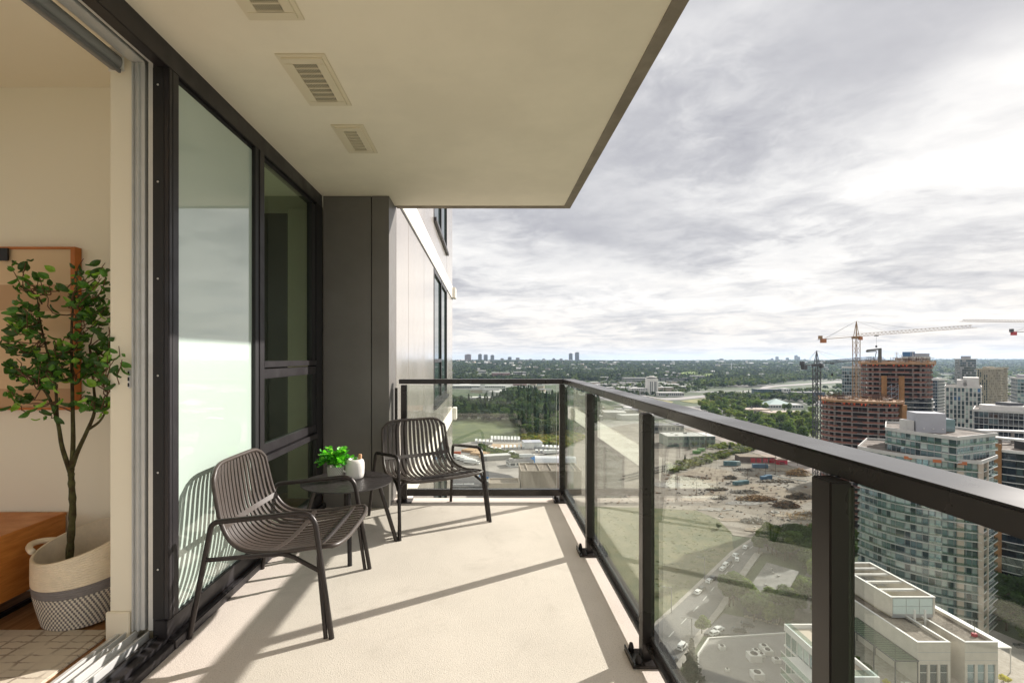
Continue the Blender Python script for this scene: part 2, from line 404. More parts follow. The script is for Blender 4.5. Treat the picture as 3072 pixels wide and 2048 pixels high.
# ================================================================ interior
def gmat_wood(name, c1, c2, sc_, stretch):
    if name in MATS: return MATS[name]
    m = mat(name, c1, .45, col2=c2, vscale=sc_, stretch=stretch, detail=8, bump=.05, bscale=sc_); return m
m_oak = gmat_wood('oak_veneer', srgb(206,134,62), srgb(180,108,44), 5, (1.0,1.4,9))
m_oakfloor = gmat_wood('oak_floor', srgb(178,132,88), srgb(146,104,68), 4, (12,1,1))
struct('room_floor', MB().box((-6.5,-4,-.15),(-1.602,2.66,.035)), m_oakfloor)
struct('room_ceiling', MB().box((-6.5,-4,2.70),(-1.545,2.66,2.85)), m_wall)
struct('room_far_wall', MB().box((-6.5,2.655,.035),(-1.63,2.76,2.70)), m_wall)
struct('room_light_gap_wall', MB().box((-6.6,-4,.035),(-6.5,2.655,.5)), m_wall)  # unseen wall kept low so that skylight brightens the room
struct('window_pier', MB().box((-1.633,2.18,.035),(-1.5405,2.655,2.70)), m_wall)
struct('door_header_wall', MB().box((-1.60,-4,2.60),(-1.445,2.18,2.72)), m_trim)
struct('bedroom_wall', MB().box((-4.6,5.0,.03),(-1.43,5.1,2.7)), m_bed)
struct('bedroom_light_gap_wall', MB().box((-4.7,2.76,.03),(-4.6,5.0,.75)), m_bed)  # unseen wall stopped low to admit extra daylight behind the tinted window
struct('bedroom_floor', MB().box((-4.6,2.77,-.1),(-1.43,5.0,.03)), m_oakfloor)
struct('bedroom_ceiling', MB().box((-4.6,2.77,2.58),(-1.44,5.0,2.7)), m_bed)
struct('bedroom_pier', MB().box((-1.735,4.4,.03),(-1.45,4.99,2.575)), m_bed)
bb = MB().box((-1.645,2.166,.035),(-1.541,2.18,.165)); tag(part('baseboard', bb, m_trim, bevel=.003), 'cream baseboard block at the foot of the pier beside the door track', 'baseboard')
bb = MB().box((-6.5,2.64,.035),(-1.634,2.655,.165)); tag(part('baseboard', bb, m_trim, bevel=.003), 'long cream baseboard along the far room wall behind basket and sideboard', 'baseboard')
# roller blind
rb = thing('roller_blind', 'rolled up grey fabric blind under the room ceiling at the door head', 'blind', (-1.585, 2.1, 2.53))
part('blind_roll', MB().tube([(0,-3.5,0),(0,.04,0)], .034, 20), mat('blind_fabric', srgb(140,138,134), .8, bump=.1, bscale=400), rb, smooth='auto')
part('blind_bracket', MB().box((-.03,.042,-.035),(.035,.05,.07)), m_white, rb, bevel=.002)
part('hem_bar', MB().box((.018,-3.5,-.048),(.03,.038,-.03)), mat('blind_hem', srgb(120,118,116), .6), rb, bevel=.002)
# sideboard
sb = thing('sideboard', 'low orange oak sideboard on thin black metal legs', 'sideboard', (-2.8, 2.3, .035))
part('cabinet', MB().box((-.9,-.35,.11),(.59,.335,.405)), m_oak, sb)
part('top', MB().box((-.905,-.355,.405),(.595,.338,.42)), m_oak, sb, bevel=.002)
for x in (-.8,.5):
    f = MB(); 
    f.beam((x,-.30,.10),(x,-.30,0),.02); f.beam((x,.28,.10),(x,.28,0),.02); f.beam((x,-.31,.01),(x,.29,.01),.02)
    part('leg_frame', f, mat('black_metal', (.02,.02,.022), .4, metal=.5), sb)
f = MB(); f.beam((-.8,0,.02),(.5,0,.02),.02); part('stretcher', f, MATS['black_metal'], sb)
# art
ar = thing('framed_art', 'large canvas print of soft tan bands in an orange wood frame on the cream wall', 'picture', (-2.7, 2.64, 1.42))
def art_mat():
    m = mat('art_canvas', (.5,.4,.3), .9, bump=.1, bscale=200); t = NT(m.node_tree); b = m.node_tree.nodes['Principled BSDF']
    tc = t.n('ShaderNodeTexCoord'); s = t.n('ShaderNodeSeparateXYZ'); t.l(tc.outputs['Object'], s.inputs[0])
    z = t.math('ADD', s.outputs[2], t.math('MULTIPLY', t.noise(tc.outputs['Object'], 3, 3), .02))
    c = t.ramp(t.math('MULTIPLY_ADD', z, 1/.85, .5), [(0, srgb(196,158,122)), (.14, srgb(222,190,152)), (.62, srgb(196,160,124)), (.78, srgb(222,194,158))], 'CONSTANT')
    t.l(c, b.inputs['Base Color']); return m
part('canvas', MB().box((-.75,-.026,-.413),(.54,.0,.413)), art_mat(), ar)
f = MB()
for a, c in (((-.77,-.035,.413),(.562,.01,.425)), ((-.77,-.035,-.425),(.562,.01,-.413)), ((.54,-.035,-.413),(.562,.01,.413)), ((-.77,-.035,-.413),(-.75,.01,.413))): f.box(a, c)
part('frame', f, mat('orange_wood', srgb(190,112,48), .5, var=.1, vscale=9), ar)
tag(part('black_wall_bracket', MB().box((-2.52,2.59,1.77),(-2.475,2.60,1.835)), m_black), 'small black square clip on the top left corner of the framed picture', 'clip')
# rug
def rug_mat():
    m = mat('rug_weave', srgb(205,194,176), .95, var=.06, vscale=6, bump=.3, bscale=260); t = NT(m.node_tree); b = m.node_tree.nodes['Principled BSDF']
    tc = t.n('ShaderNodeTexCoord'); old = b.inputs['Base Color'].links[0].from_socket
    fac = None
    for st, thr, ofs in (((1,0,0), 24, 0), ((0,1,0), 26, 3)):
        w = t.n('ShaderNodeTexWave'); w.wave_type = 'BANDS'; w.bands_direction = 'X' if st[0] else 'Y'
        w.inputs['Scale'].default_value = 3.6 if st[0] else 6.5; w.inputs['Distortion'].default_value = 1.2; w.inputs['Detail'].default_value = 3; w.inputs['Detail Scale'].default_value = 6
        t.l(tc.outputs['Object'], w.inputs['Vector'])
        q = t.maprange(w.outputs['Fac'], .90, .99); fac = q if fac is None else t.math('MAXIMUM', fac, q)
    fac = t.math('MULTIPLY', fac, t.maprange(t.noise(tc.outputs['Object'], 9, 4), .38, .6, .05, .75))
    t.l(t.mix(fac, old, srgb(128,112,98)), b.inputs['Base Color']); return m
tag(part('rug', MB().box((-3.6,-2,.035),(-1.668,2.25,.047)), rug_mat(), bevel=.004), 'beige flat woven rug with sketchy brown grid lines under the basket', 'rug')
# basket
def coil_mat(name, c1, c2=None, thr=None):
    return mat(name, c1, .95, col2=c2, vscale=26, var=.05, bump=.6, bscale=170, bdist=.004, stretch=(1,1,.55) if c2 else None)
bk = thing('rope_basket', 'cream and grey coiled rope basket with a loop handle holding the indoor tree', 'basket', (-1.912, 2.385, .047))
def weave(m):
    t = NT(m.node_tree); b = m.node_tree.nodes['Principled BSDF']; tc = t.n('ShaderNodeTexCoord'); s = t.n('ShaderNodeSeparateXYZ'); t.l(tc.outputs['Object'], s.inputs[0])
    a = t.math('ARCTAN2', s.outputs[1], s.outputs[0]); w = t.math('SINE', t.math('ADD', t.math('MULTIPLY', a, 62), t.math('MULTIPLY', t.math('FLOOR', t.math('MULTIPLY', s.outputs[2], 83.3)), 2.2)))
    t.l(t.mix(t.maprange(w, -.25, .35), srgb(222,212,196), srgb(120,114,112)), b.inputs['Base Color'])
def basket():
    H = .36; prof = []; N = 30
    def rad(z): u = z/H; return .152+.036*math.sin(min(1,u*1.5)*math.pi/2)-.006*max(0,u-.7)
    mats_ = [coil_mat('rope_mottled', srgb(216,204,186)), coil_mat('rope_grey', srgb(132,126,124)), coil_mat('rope_cream', srgb(236,220,194))]
    weave(mats_[0])
    bands = (('woven_base', 0, 13, 0), ('grey_band', 13, 17, 1), ('cream_band', 17, 30, 2))
    n = 56
    for name, a, c, mi in bands:
        b = MB(); prof = []
        for k in range(a, c):
            z = H*k/N
            for s in range(4):
                u = s/4; r = rad(z+H/N*u)+.0042*math.sin(math.pi*u); prof.append((r, z+H/N*u))
        prof.append((rad(H*c/N), H*c/N))
        inner = [(r-.011, z) for r, z in prof[::-2]]
        prof = prof+inner
        vs = []; fs = []; m_ = len(prof)
        for (r, z) in prof:
            for k in range(n):
                th = 2*math.pi*k/n
                # rim dips to the left and rises at the back right
                lift = (.055*math.cos(th-R(55)))*(z/H)**2
                sx = 1+.05*math.cos(th)**2*(z/H)
                vs.append((r*sx*math.cos(th), r*math.sin(th), z+lift))
        for i in range(m_-1):
            for k in range(n): fs.append((i*n+k, i*n+(k+1)%n, (i+1)*n+(k+1)%n, (i+1)*n+k))
        b.add(vs, fs); part(name, b, mats_[mi], bk, smooth=True)
    part('basket_floor', MB().lathe([(0,.004),(.150,.004),(.150,.0),(0,.0)], n=40), mats_[0], bk)
    part('soil', MB().lathe([(0,.20),(.17,.19),(.17,.18),(0,.18)], n=40), mat('dark_moss', srgb(70,66,58), 1, var=.3, vscale=40, bump=.6, bscale=90), bk)
    hd = []
    for k in range(13):
        u = k/12; a = R(180-24+48*u); q = math.sin(math.pi*u)
        r = .186+.046*q; hd.append((r*math.cos(a)-.008, r*math.sin(a), .36-.036+.014*q))
    part('handle', MB().tube(hd, .014, 8), mats_[2], bk, smooth=True)
basket()
# indoor tree
def leaf_mesh(name, m, L=.054, W=.031):
    b = MB(); pts = []
    for i in range(6):
        u = i/5; w = W*math.sin(math.pi*min(1, u*.92+.06))**.8/2 * (1 if i < 5 else .05)
        z = -.010*math.sin(u*3)+.0; pts.append((u*L, w, z))
    vs = []
    for x, w, z in pts: vs += [(x, -w, z+.004), (x, 0, z-.003), (x, w, z+.004)]
    fs = []
    for i in range(5):
        fs += [(i*3, i*3+3, i*3+4, i*3+1), (i*3+1, i*3+4, i*3+5, i*3+2)]
    b.add(vs, fs); return b
m_leafs = [mat('ficus_leaf_dark', srgb(58,92,38), .38, var=.25, vscale=40), mat('ficus_leaf_mid', srgb(80,128,48), .38, var=.25, vscale=40), mat('ficus_leaf_bright', srgb(140,182,70), .4, var=.2, vscale=40)]
m_bark = mat('mossy_bark', srgb(84,84,46), .9, col2=srgb(60,48,30), vscale=30, bump=.8, bscale=60, bdist=.006)
m_twig = mat('brown_twig', srgb(104,74,52), .85, var=.2, vscale=20)
tr = thing('indoor_tree', 'tall artificial tree with dark green oval leaves and twisting brown twigs by the cream wall', 'tree', (-1.96, 2.38, .24))
def indoor_tree():
    rnd = random.Random(11); base = Vector((-1.96, 2.38, .24))
    def q(px, py, Y): return wp(px, py, Y)-base
    trunk = [q(205,1716,2.38), q(212,1620,2.38), q(218,1520,2.38), q(214,1440,2.38), q(214,1405,2.38)]
    part('trunk', MB().tube(spline(trunk, 22), [.0165-.0002*i+.0018*math.sin(i*2.2) for i in range(22)], 9), m_bark, tr, smooth=True)
    limbs = [[(212,1420,2.38),(186,1340,2.36),(172,1262,2.32),(140,1180,2.28),(90,1130,2.24)],
             [(214,1410,2.38),(219,1330,2.38),(218,1240,2.38),(216,1130,2.38),(214,1000,2.37),(222,880,2.36)],
             [(216,1400,2.38),(232,1355,2.38),(262,1290,2.38),(284,1230,2.38),(280,1150,2.40),(268,1040,2.42)],
             [(262,1290,2.38),(300,1262,2.36),(318,1225,2.34),(322,1170,2.30)],
             [(172,1262,2.32),(165,1150,2.34),(140,1050,2.36),(118,950,2.36),(110,860,2.34)]]
    lm = MB(); 
    for i, L in enumerate(limbs):
        P_ = spline([q(*p) for p in L], 18); r0 = .0115 if i < 3 else .007
        lm.tube(P_, [r0*(1-.65*k/17) for k in range(18)], 7)
    part('limb', lm, m_bark, tr, smooth=True)
    # twigs: from the limbs out to targets that fill the crown outline
    tips = []
    blobs = [((60,1000),75,60,70), ((100,1075),70,55,60), ((200,1060),95,90,120), ((300,1010),60,110,120), ((285,860),48,90,90),
             ((60,930),55,35,34), ((110,850),50,42,24), ((50,795),45,22,14), ((250,800),55,28,22), ((345,1062),34,24,26), ((40,1190),45,22,16), ((110,1220),60,22,18), ((290,1190),48,45,38), ((15,1100),20,70,16)]
    lms = [spline([q(*p) for p in L], 30) for L in limbs]
    tw = MB(); leaves = []
    for (c, rx, ry, n) in blobs:
        for k in range(max(3, n//6)):
            a = rnd.uniform(0, 6.28); rr = math.sqrt(rnd.random())
            tgt = q(c[0]+rx*rr*math.cos(a), c[1]+ry*rr*math.sin(a), (2.12 if c[0] == 345 else 2.37)+rnd.uniform(-.2,.16)*(.15 if c[0] == 345 else 1))
            cand = [p for L in lms for p in L[6:] if p.z < tgt.z+.02] or [p for L in lms for p in L[6:]]
            s = min(cand, key=lambda p: (p-tgt).length+rnd.uniform(0,.12))
            mid = (s+tgt)/2+Vector((rnd.uniform(-.04,.04), rnd.uniform(-.04,.04), rnd.uniform(-.07,.0)))
            P_ = spline([s, mid, tgt], 9)
            P_ = [p+Vector((rnd.gauss(0,.004), rnd.gauss(0,.004), rnd.gauss(0,.004))) for p in P_]
            tw.tube(P_, [.0032-.0002*i for i in range(9)], 5)
            for j in range(6):
                p = P_[rnd.randint(4, 8)]
                leaves.append(p+Vector((rnd.gauss(0,.018), rnd.gauss(0,.018), rnd.gauss(0,.014))))
    part('twig', tw, m_twig, tr, smooth=True)
    meshes = [leaf_mesh('leaf', m).mesh('leaf', m) for m in m_leafs]
    rnd.shuffle(leaves); rest = [MB(), MB(), MB()]
    for i, p in enumerate(leaves):
        k = rnd.choices([0,1,2],[.5,.38,.12])[0]; s = rnd.uniform(.65,1.1)
        e = (rnd.uniform(-1.3,1.3), rnd.uniform(-.9,.9), rnd.uniform(0,6.28))
        if i < 290:
            o = link('leaf', meshes[k], tr, p); o.rotation_euler = e; o.scale = (s,)*3
        else:
            M_ = Matrix.Translation(p) @ Matrix.Rotation(e[2],4,'Z') @ Matrix.Rotation(e[1],4,'Y') @ Matrix.Rotation(e[0],4,'X') @ Matrix.Scale(s,4)
            rest[k].M = M_; l = leaf_mesh('x', None); rest[k].add(l.v, l.f)
    for k in range(3): part('leaf_cluster', rest[k], m_leafs[k], tr, stuff=True)
indoor_tree()
for m_ in m_leafs: leafy(m_, .3)
# bedroom glimpsed through the tinted window
pc = thing('bedroom_picture', 'small framed picture on the bedroom wall seen through the tinted window', 'picture', (-2.17, 4.985, 1.63))
part('frame', MB().box((-.14,-.012,-.24),(.14,.014,.24)), mat('walnut', srgb(80,60,44), .5), pc)
part('print', MB().box((-.105,-.016,-.20),(.105,-.013,.20)), mat('print_paper', srgb(170,166,150), .9, var=.2, vscale=12), pc)
bd = thing('bed', 'bed with dark upholstered headboard and pale pillow behind the tinted window', 'bed', (-2.6, 4.4, .03))
part('headboard', MB().box((-.6,.45,.1),(.62,.56,1.05)), mat('headboard_fabric', srgb(66,60,56), .95), bd, bevel=.02)
part('mattress', MB().box((-.6,-1.0,.2),(.62,.45,.52)), mat('bed_linen', srgb(206,200,188), .9), bd, bevel=.05)
pl = MB(); vs = []
for i in range(9):
    for j in range(7):
        u = i/4-1; v = j/3-1; th = .075*(1-u**4)*(1-v**4)+.004
        vs.append((u*.26, -th, v*.2)); 
n0 = len(vs)
for i in range(9):
    for j in range(7):
        u = i/4-1; v = j/3-1; th = .075*(1-u**4)*(1-v**4)+.004; vs.append((u*.26, th, v*.2))
fs = []
for i in range(8):
    for j in range(6):
        a = i*7+j; fs += [(a,a+7,a+8,a+1), (n0+a+1,n0+a+8,n0+a+7,n0+a)]
pl.add(vs, fs); o = part('pillow', pl, mat('pillow_cloth', srgb(178,188,160), .9), bd, smooth=True, loc=(.42,.30,.72)); o.rotation_euler = (R(-12),0,R(8))
# ================================================================ grey column
cl = thing('wall_column', 'charcoal metal clad column closing the far end of the window wall', 'column', (-1.1, 4.3, 0))
part('cladding_sheet', MB().box((-.266,-.08,.0),(.138,.26,2.628)), m_column, cl, bevel=.002)
part('seam', MB().box((.138,-.062,.0),(.146,.26,2.628)), m_black, cl)
part('corner_trim', MB().box((.146,-.083,.0),(.29,.258,2.628)), m_column, cl, bevel=.002)
# ================================================================ neighbouring facade
nf = thing('building_facade', 'glossy pale panelled side wall of the tower continuing past the balcony', 'building', (-.81, 8, 0))
GZ = -92.7
def N_(name, a, b, m, bevel=0, stuff=False, label=None):
    return part(name, MB().box([a[i]-(-.81,8,0)[i] for i in range(3)], [b[i]-(-.81,8,0)[i] for i in range(3)]), m, nf, bevel=bevel, stuff=stuff, label=label)
N_('core_wall', (-6,4.56,GZ), (-.84,12.39,9), m_black)
N_('lower_wall', (-7,-6,GZ), (-1.39,4.5,-.201), m_panel)
seams = [4.56, 5.29, 6.64, 7.90, 10.62, 12.40]
for fl in range(-4, 3):
    zf = fl*2.98
    N_('slab_band', (-.9,4.57,zf-.275), (-.795,12.42,zf+.02), m_white, .004)
    N_('slab_joint', (-.9,4.57,zf-.29), (-.803,12.41,zf-.275), m_black)
    for i in range(5):
        y0, y1 = seams[i]+.006, seams[i+1]-.006
        if i == 3:
            N_('cladding_panel', (-.845,y0,zf+.03), (-.812,y1,zf+.50), m_panel, .002)
        else: N_('cladding_panel', (-.845,y0,zf+.03), (-.81,y1,zf+2.69), m_panel, .002)
    y0, y1 = 7.92, 10.60
    if fl in (-1, 0, 1):
        w = N_('window', (-.845,y0,zf+.50), (-.805,y0+.07,zf+2.69), m_frame)
        oo = (-.81,8,0)
        def W_(nm, a, b, m):
            a = [a[i]-oo[i] for i in range(3)]; b = [b[i]-oo[i] for i in range(3)]; o = part(nm, MB().box(a, b), m, w); return o
        for (ya, yb, za, zb) in ((y1-.07,y1,.5,2.69),(9.22,9.29,.5,2.69),(y0,y1,.5,.57),(y0,y1,2.62,2.69),(y0,9.22,1.18,1.24)):
            W_('frame', (-.845,ya,zf+za+.001),(-.804,yb,zf+zb-.001), m_frame)
        W_('sill', (-.845,y0-.03,zf+.44),(-.765,y1+.03,zf+.50), m_frame)
        W_('pane', (-.842,y0+.07,zf+.57),(-.832,9.22,zf+2.62), mat('facade_glass', (.03,.05,.045), .04, spec=.8))
        W_('pane', (-.842,9.29,zf+.57),(-.832,y1-.07,zf+2.62), MATS['facade_glass'])
# small white scupper at the slab corner
N_('slab_lip', (-.80,12.2,-.26), (-.70,12.55,.03), m_white, .01); N_('slab_lip', (-.80,12.2,2.72), (-.72,12.55,2.98), m_white, .01)
# ================================================================ railing
rl = thing('balcony_railing', 'dark bronze railing with clear glass panels around the balcony edge', 'railing', (.675, 4.42, 0))
SL = 0.0
def RM(): return Matrix.Rotation(SL, 4, 'Z')
def rr(name, a, b, m=m_rail, bevel=.003, par=rl, rot=True, stuff=False):
    bx = MB(); bx.M = RM() if rot else None
    if rot: bx.box((a[0],a[1],a[2]), (b[0],b[1],b[2]))
    else: bx.box(a, b)
    return part(name, bx, m, par, bevel=bevel)
# local frame: x=0 inner face, y=0 corner; right run goes to -y
XI = -.018
rr('cap_rail', (XI+.034,-7,1.034), (XI+.142,.055,1.075), bevel=.005)
rr('cap_rail', (-1.43,-.045,1.036), (XI+.03,.045,1.077), rot=False, bevel=.004)
rr('bottom_rail', (XI+.028,-7,.052), (XI+.07,-.02,.108))
rr('glazing_bead', (XI+.012,-7,.060), (XI+.028,-.02,.082), bevel=.002)
rr('bottom_rail', (-1.36,-.03,.052), (XI,.02,.108), rot=False)
PY = [0, -1.17, -2.31, -3.44, -4.6, -5.75]
def bolt(par, x, y, z):
    b = MB().lathe([(.013,0),(.013,.012),(.011,.02),(.007,.034),(0,.038)], (x,y,z), 10); part('bolt', b, mat('dark_bolt', srgb(48,44,42), .4, metal=.6), par, smooth='auto')
def plate(x, y, rot=True):
    b = MB(); b.M = RM() if rot else None
    b.box((x-.055,y-.075,.001),(x+.075,y+.055,.012)); b.box((x-.055,y-.075,.0125),(x-.049,y+.055,.03))
    p = part('base_plate', b, m_rail, rl, bevel=.002)
    v = (RM() @ Vector((x,y,0))) if rot else Vector((x,y,0))
    bolt(p, v.x-.03, v.y+.035, .0125); bolt(p, v.x-.025, v.y-.05, .0125)
for y in PY:
    rr('post', (XI,y-.028,.012), (XI+.042,y+.028,1.033))
    rr('post_channel', (XI+.0425,y-.026,.1085), (XI+.050,y+.026,1.024), m_rail, .002)
    plate(XI, y)
for i in range(len(PY)-1):
    rr('glass_pane', (XI+.034,PY[i+1]+.030,.11), (XI+.043,PY[i]-.030,1.022), m_rglass, 0)
    rr('pane_edge', (XI+.033,PY[i+1]+.029,.11), (XI+.044,PY[i+1]+.0298,1.022), m_edge, 0)
rr('post', (-1.415,-.028,.012), (-1.365,.028,1.026), rot=False)
rr('glass_pane', (-1.363,-.006,.11), (XI-.025,.003,1.024), m_rglass, 0, rot=False)
rr('pane_edge', (XI-.025,-.007,.11), (XI-.0235,.004,1.024), m_alu, 0, rot=False)
rr('rail_shadow_bar', (-1.47,-.02,.15), (-1.45,.02,1.0), rot=False)  # dark bar stands in for the railing's shadow on the side wall
plate(-1.39, 0, False)
# ================================================================ chairs
m_chair = mat('anthracite_wicker', srgb(70,61,56), .42, var=.12, vscale=14)
m_tube = mat('anthracite_tube', srgb(52,46,44), .36, metal=.3)
def make_chair(label):
    ch = thing('lounge_chair', label, 'chair', group='woven lounge chairs on the balcony')
    r = .0125
    for s in (-1, 1):
        full = fillet([(-.32,s*.372,0), (-.232,s*.345,.515), (.235,s*.345,.563), (.325,s*.372,0)], [.035,.075], 8)
        part('rear_leg', MB().tube(full[:6], r, 10), m_tube, ch, smooth='auto')
        part('armrest', MB().tube(full[5:15], r, 10), m_tube, ch, smooth='auto')
        part('front_leg', MB().tube(full[14:], r, 10), m_tube, ch, smooth='auto')
        full = fillet([(-.262,s*.354,.345), (.10,s*.315,.362), (.285,s*.352,.285)], [.05], 6)
        part('side_brace', MB().tube(full, .0105, 8), m_tube, ch, smooth='auto')
    full = fillet([(.297,-.368,0), (.250,-.338,.385), (.250,.338,.385), (.297,.368,0)], [.07,.07], 8)
    part('front_hoop', MB().tube(full, .0105, 8), m_tube, ch, smooth='auto')
    prof = spline([(-.275,0,.752),(-.245,0,.60),(-.215,0,.485),(-.165,0,.408),(-.09,0,.372),(.05,0,.365),(.20,0,.385),(.30,0,.395),(.345,0,.388)], 60)
    def half(u):       # half width along the profile, rounded at both ends
        w = .275+.035*min(1, u/.55)
        if u < .07: w -= .035*(1-(u/.07))**2.2
        if u > .90: w -= .035*((u-.90)/.10)**2
        return w
    def pt(u, v):
        # rounded corners come from shortening the outer slats
        x = min(59.0, max(0, u*59)); k = min(58, int(x)); p = prof[k].lerp(prof[k+1], x-k)
        nrm = (prof[k+1]-prof[k]).normalized(); nrm = Vector((-nrm.z, 0, nrm.x))     # pointing to the sitter
        nrm = nrm if nrm.z > 0 or nrm.x > 0 else -nrm
        dep = .035*(1-v*v)*math.sin(math.pi*min(1, .12+u*.9))
        q = p - nrm*dep; q.y = v*half(u)
        return q
    ur = lambda v: (.0, 1-.10*abs(v)**5)
    # rim
    rim = []
    for k in range(40): rim.append(pt(.045+(.89-.045)*k/39, -1.0))
    for k in range(1, 25):
        v = -1+2*k/25; u = ur(v)[1]; rim.append(pt(max(.88,u), v*1.0))
    for k in range(40): rim.append(pt(.89-(.89-.045)*k/39, 1.0))
    for k in range(1, 25):
        v = 1-2*k/25; u = .045*abs(v)**10; rim.append(pt(u, v))
    part('shell_rim', MB().tube(rim, .0115, 8, closed=True), m_chair, ch, smooth=True)
    n = 15
    for i in range(n):
        v = -.91+1.82*i/(n-1); a, b_ = ur(v); a = .045*abs(v)**10
        path = [pt(a+(b_-a)*k/26, v) for k in range(27)]
        part('slat', MB().ribbon(path, (0,1,0), .0215, .008), m_chair, ch, smooth='auto')
    for uu in (.27, .60, .80):
        path = [pt(uu, -1+2*k/20) for k in range(21)]
        t_ = (prof[int(uu*59)+1]-prof[int(uu*59)]).normalized()
        part('cross_strap', MB().ribbon([p+Vector((-t_.z,0,t_.x))*.001 for p in path], t_, .026, .0125), m_chair, ch, smooth='auto')
    return ch
c1 = make_chair('nearer dark woven lounge chair with its back to the frosted panel'); c1.location = (-1.018, 2.632, 0)
c2 = dup(c1, (-.447, 3.936, 0), R(-58), 'farther dark woven lounge chair in the corner by the back railing')
# ================================================================ side table and its things
TX, TY, TZ = -.925, 3.36, .44
tb = thing('side_table', 'round black metal side table on four splayed legs between the two chairs', 'table', (TX, TY, 0))
m_tab = mat('black_tabletop', srgb(44,40,39), .38, var=.1, vscale=30, bump=.05, bscale=300)
part('tabletop', MB().lathe([(0,TZ-.008),(.296,TZ-.008),(.30,TZ-.004),(.299,TZ),(0,TZ)], n=64), m_tab, tb, smooth='auto')
part('collar', MB().lathe([(.12,TZ-.03),(.12,TZ-.009),(0,TZ-.009)], n=32), m_tab, tb)
for k in range(4):
    a = R(-72+90*k); b = MB(); b.tube([(.325*math.cos(a),.325*math.sin(a),.008),(.20*math.cos(a),.20*math.sin(a),TZ-.009)], .014, 10)
    lg = part('leg', b, m_tube, tb, smooth='auto')
    part('foot', MB().lathe([(.014,0),(.015,.008),(.013,.014)], (.326*math.cos(a),.326*math.sin(a),0), 10), m_black, lg)
pp = thing('plant_pot', 'small round pot with fine grey and white ribbed pattern on the side table', 'pot', (-1.02, 3.42, TZ))
pm = mat('ribbed_pot', srgb(206,202,196), .8)
def pot_mat():
    t = NT(pm.node_tree); b = pm.node_tree.nodes['Principled BSDF']; tc = t.n('ShaderNodeTexCoord'); s = t.n('ShaderNodeSeparateXYZ'); t.l(tc.outputs['Object'], s.inputs[0])
    a = t.math('ARCTAN2', s.outputs[1], s.outputs[0]); w1 = t.math('SINE', t.math('MULTIPLY', a, 24)); w2 = t.math('SINE', t.math('MULTIPLY', s.outputs[2], 330))
    f = t.maprange(t.math('MULTIPLY', w1, w2), -.2, .5, 0, .8); t.l(t.mix(f, srgb(206,200,192), srgb(84,80,78)), b.inputs['Base Color'])
pot_mat()
part('pot', MB().lathe([(.0,0),(.046,0),(.052,.006),(.056,.04),(.058,.088),(.055,.089),(.053,.075),(0,.075)], n=40), pm, pp, smooth='auto')
pt_ = thing('potted_plant', 'small bright green leafy plant growing from the ribbed pot', 'plant', (-1.02, 3.42, TZ+.076))
def small_plant():
    rnd = random.Random(5); stems = MB(); lfm = [mat('bright_leaf', srgb(96,186,52), .45, var=.15, vscale=30), mat('fresh_leaf', srgb(66,150,44), .45, var=.15, vscale=30), mat('pale_leaf', srgb(146,206,96), .45, var=.1, vscale=30)]
    round_leaf = []
    for m in lfm:
        b = MB(); vs = [(0,0,0)]+[(.0125*math.cos(a)*(1.0)+.0125, .0115*math.sin(a), .0025*math.cos(2*a)) for a in [k*math.pi/4 for k in range(8)]]
        vs[0] = (.0125,0,-.002); b.add(vs, [(0,1+k,1+(k+1)%8) for k in range(8)]); round_leaf.append(b)
    meshes = [b.mesh('leaf', m) for b, m in zip(round_leaf, lfm)]; rest = [MB() for _ in lfm]; cnt = 0
    for k in range(46):
        a = rnd.uniform(0, 6.28); R_ = rnd.uniform(.02,.125); H = rnd.uniform(.03,.15)*(1-.25*(R_/.125))
        if k < 4: a = math.pi+rnd.uniform(-.5,.5); R_ = rnd.uniform(.10,.14); H = rnd.uniform(-.03,.05)
        p0 = Vector((rnd.gauss(0,.014), rnd.gauss(0,.014), 0)); p2 = Vector((R_*math.cos(a), R_*.9*math.sin(a), H)); p1 = (p0+p2)/2+Vector((0,0,.035))
        P_ = spline([p0,p1,p2], 9); stems.tube(P_, .0012, 4)
        for j in range(2, 9):
            for s in (-1, 1):
                p = P_[j]; i = rnd.choices([0,1,2],[.5,.3,.2])[0]; sc_ = rnd.uniform(.8,1.5)
                e = (rnd.uniform(-.6,.6), rnd.uniform(-.9,.3), a+s*rnd.uniform(.3,1.7))
                cnt += 1
                if cnt % 3 == 0 and cnt < 900:
                    o = link('leaf', meshes[i], pt_, p); o.rotation_euler = e; o.scale = (sc_,)*3
                else:
                    rest[i].M = Matrix.Translation(p) @ Matrix.Rotation(e[2],4,'Z') @ Matrix.Rotation(e[1],4,'Y') @ Matrix.Rotation(e[0],4,'X') @ Matrix.Scale(sc_,4)
                    rest[i].add(round_leaf[i].v, round_leaf[i].f)
    part('stem', stems, lfm[1], pt_)
    for i in range(3): part('leaf_cluster', rest[i], lfm[i], pt_, stuff=True)
small_plant()
for n_ in ('bright_leaf','fresh_leaf','pale_leaf'): leafy(MATS[n_], .35)
wc = thing('watering_can', 'white ceramic jug with curved spout and wooden stopper beside the potted plant', 'jug', (-.895, 3.44, TZ))
m_cer = mat('white_ceramic', srgb(232,228,222), .25, coat=.4)
part('body', MB().lathe([(0,0),(.048,0),(.058,.008),(.063,.03),(.065,.07),(.064,.105),(.057,.124),(.044,.132),(.040,.130),(.040,.10),(0,.10)], n=40), m_cer, wc, smooth=True)
part('spout', MB().tube(spline([(-.045,-.02,.045),(-.075,-.035,.06),(-.088,-.042,.10),(-.108,-.05,.125)], 14), [.009-.0003*i for i in range(14)], 8), m_cer, wc, smooth=True)
part('stopper', MB().lathe([(.012,.10),(.013,.156),(.010,.16),(0,.16)], (.030,.02,0), 14), mat('stopper_wood', srgb(188,142,100), .6), wc, smooth='auto')
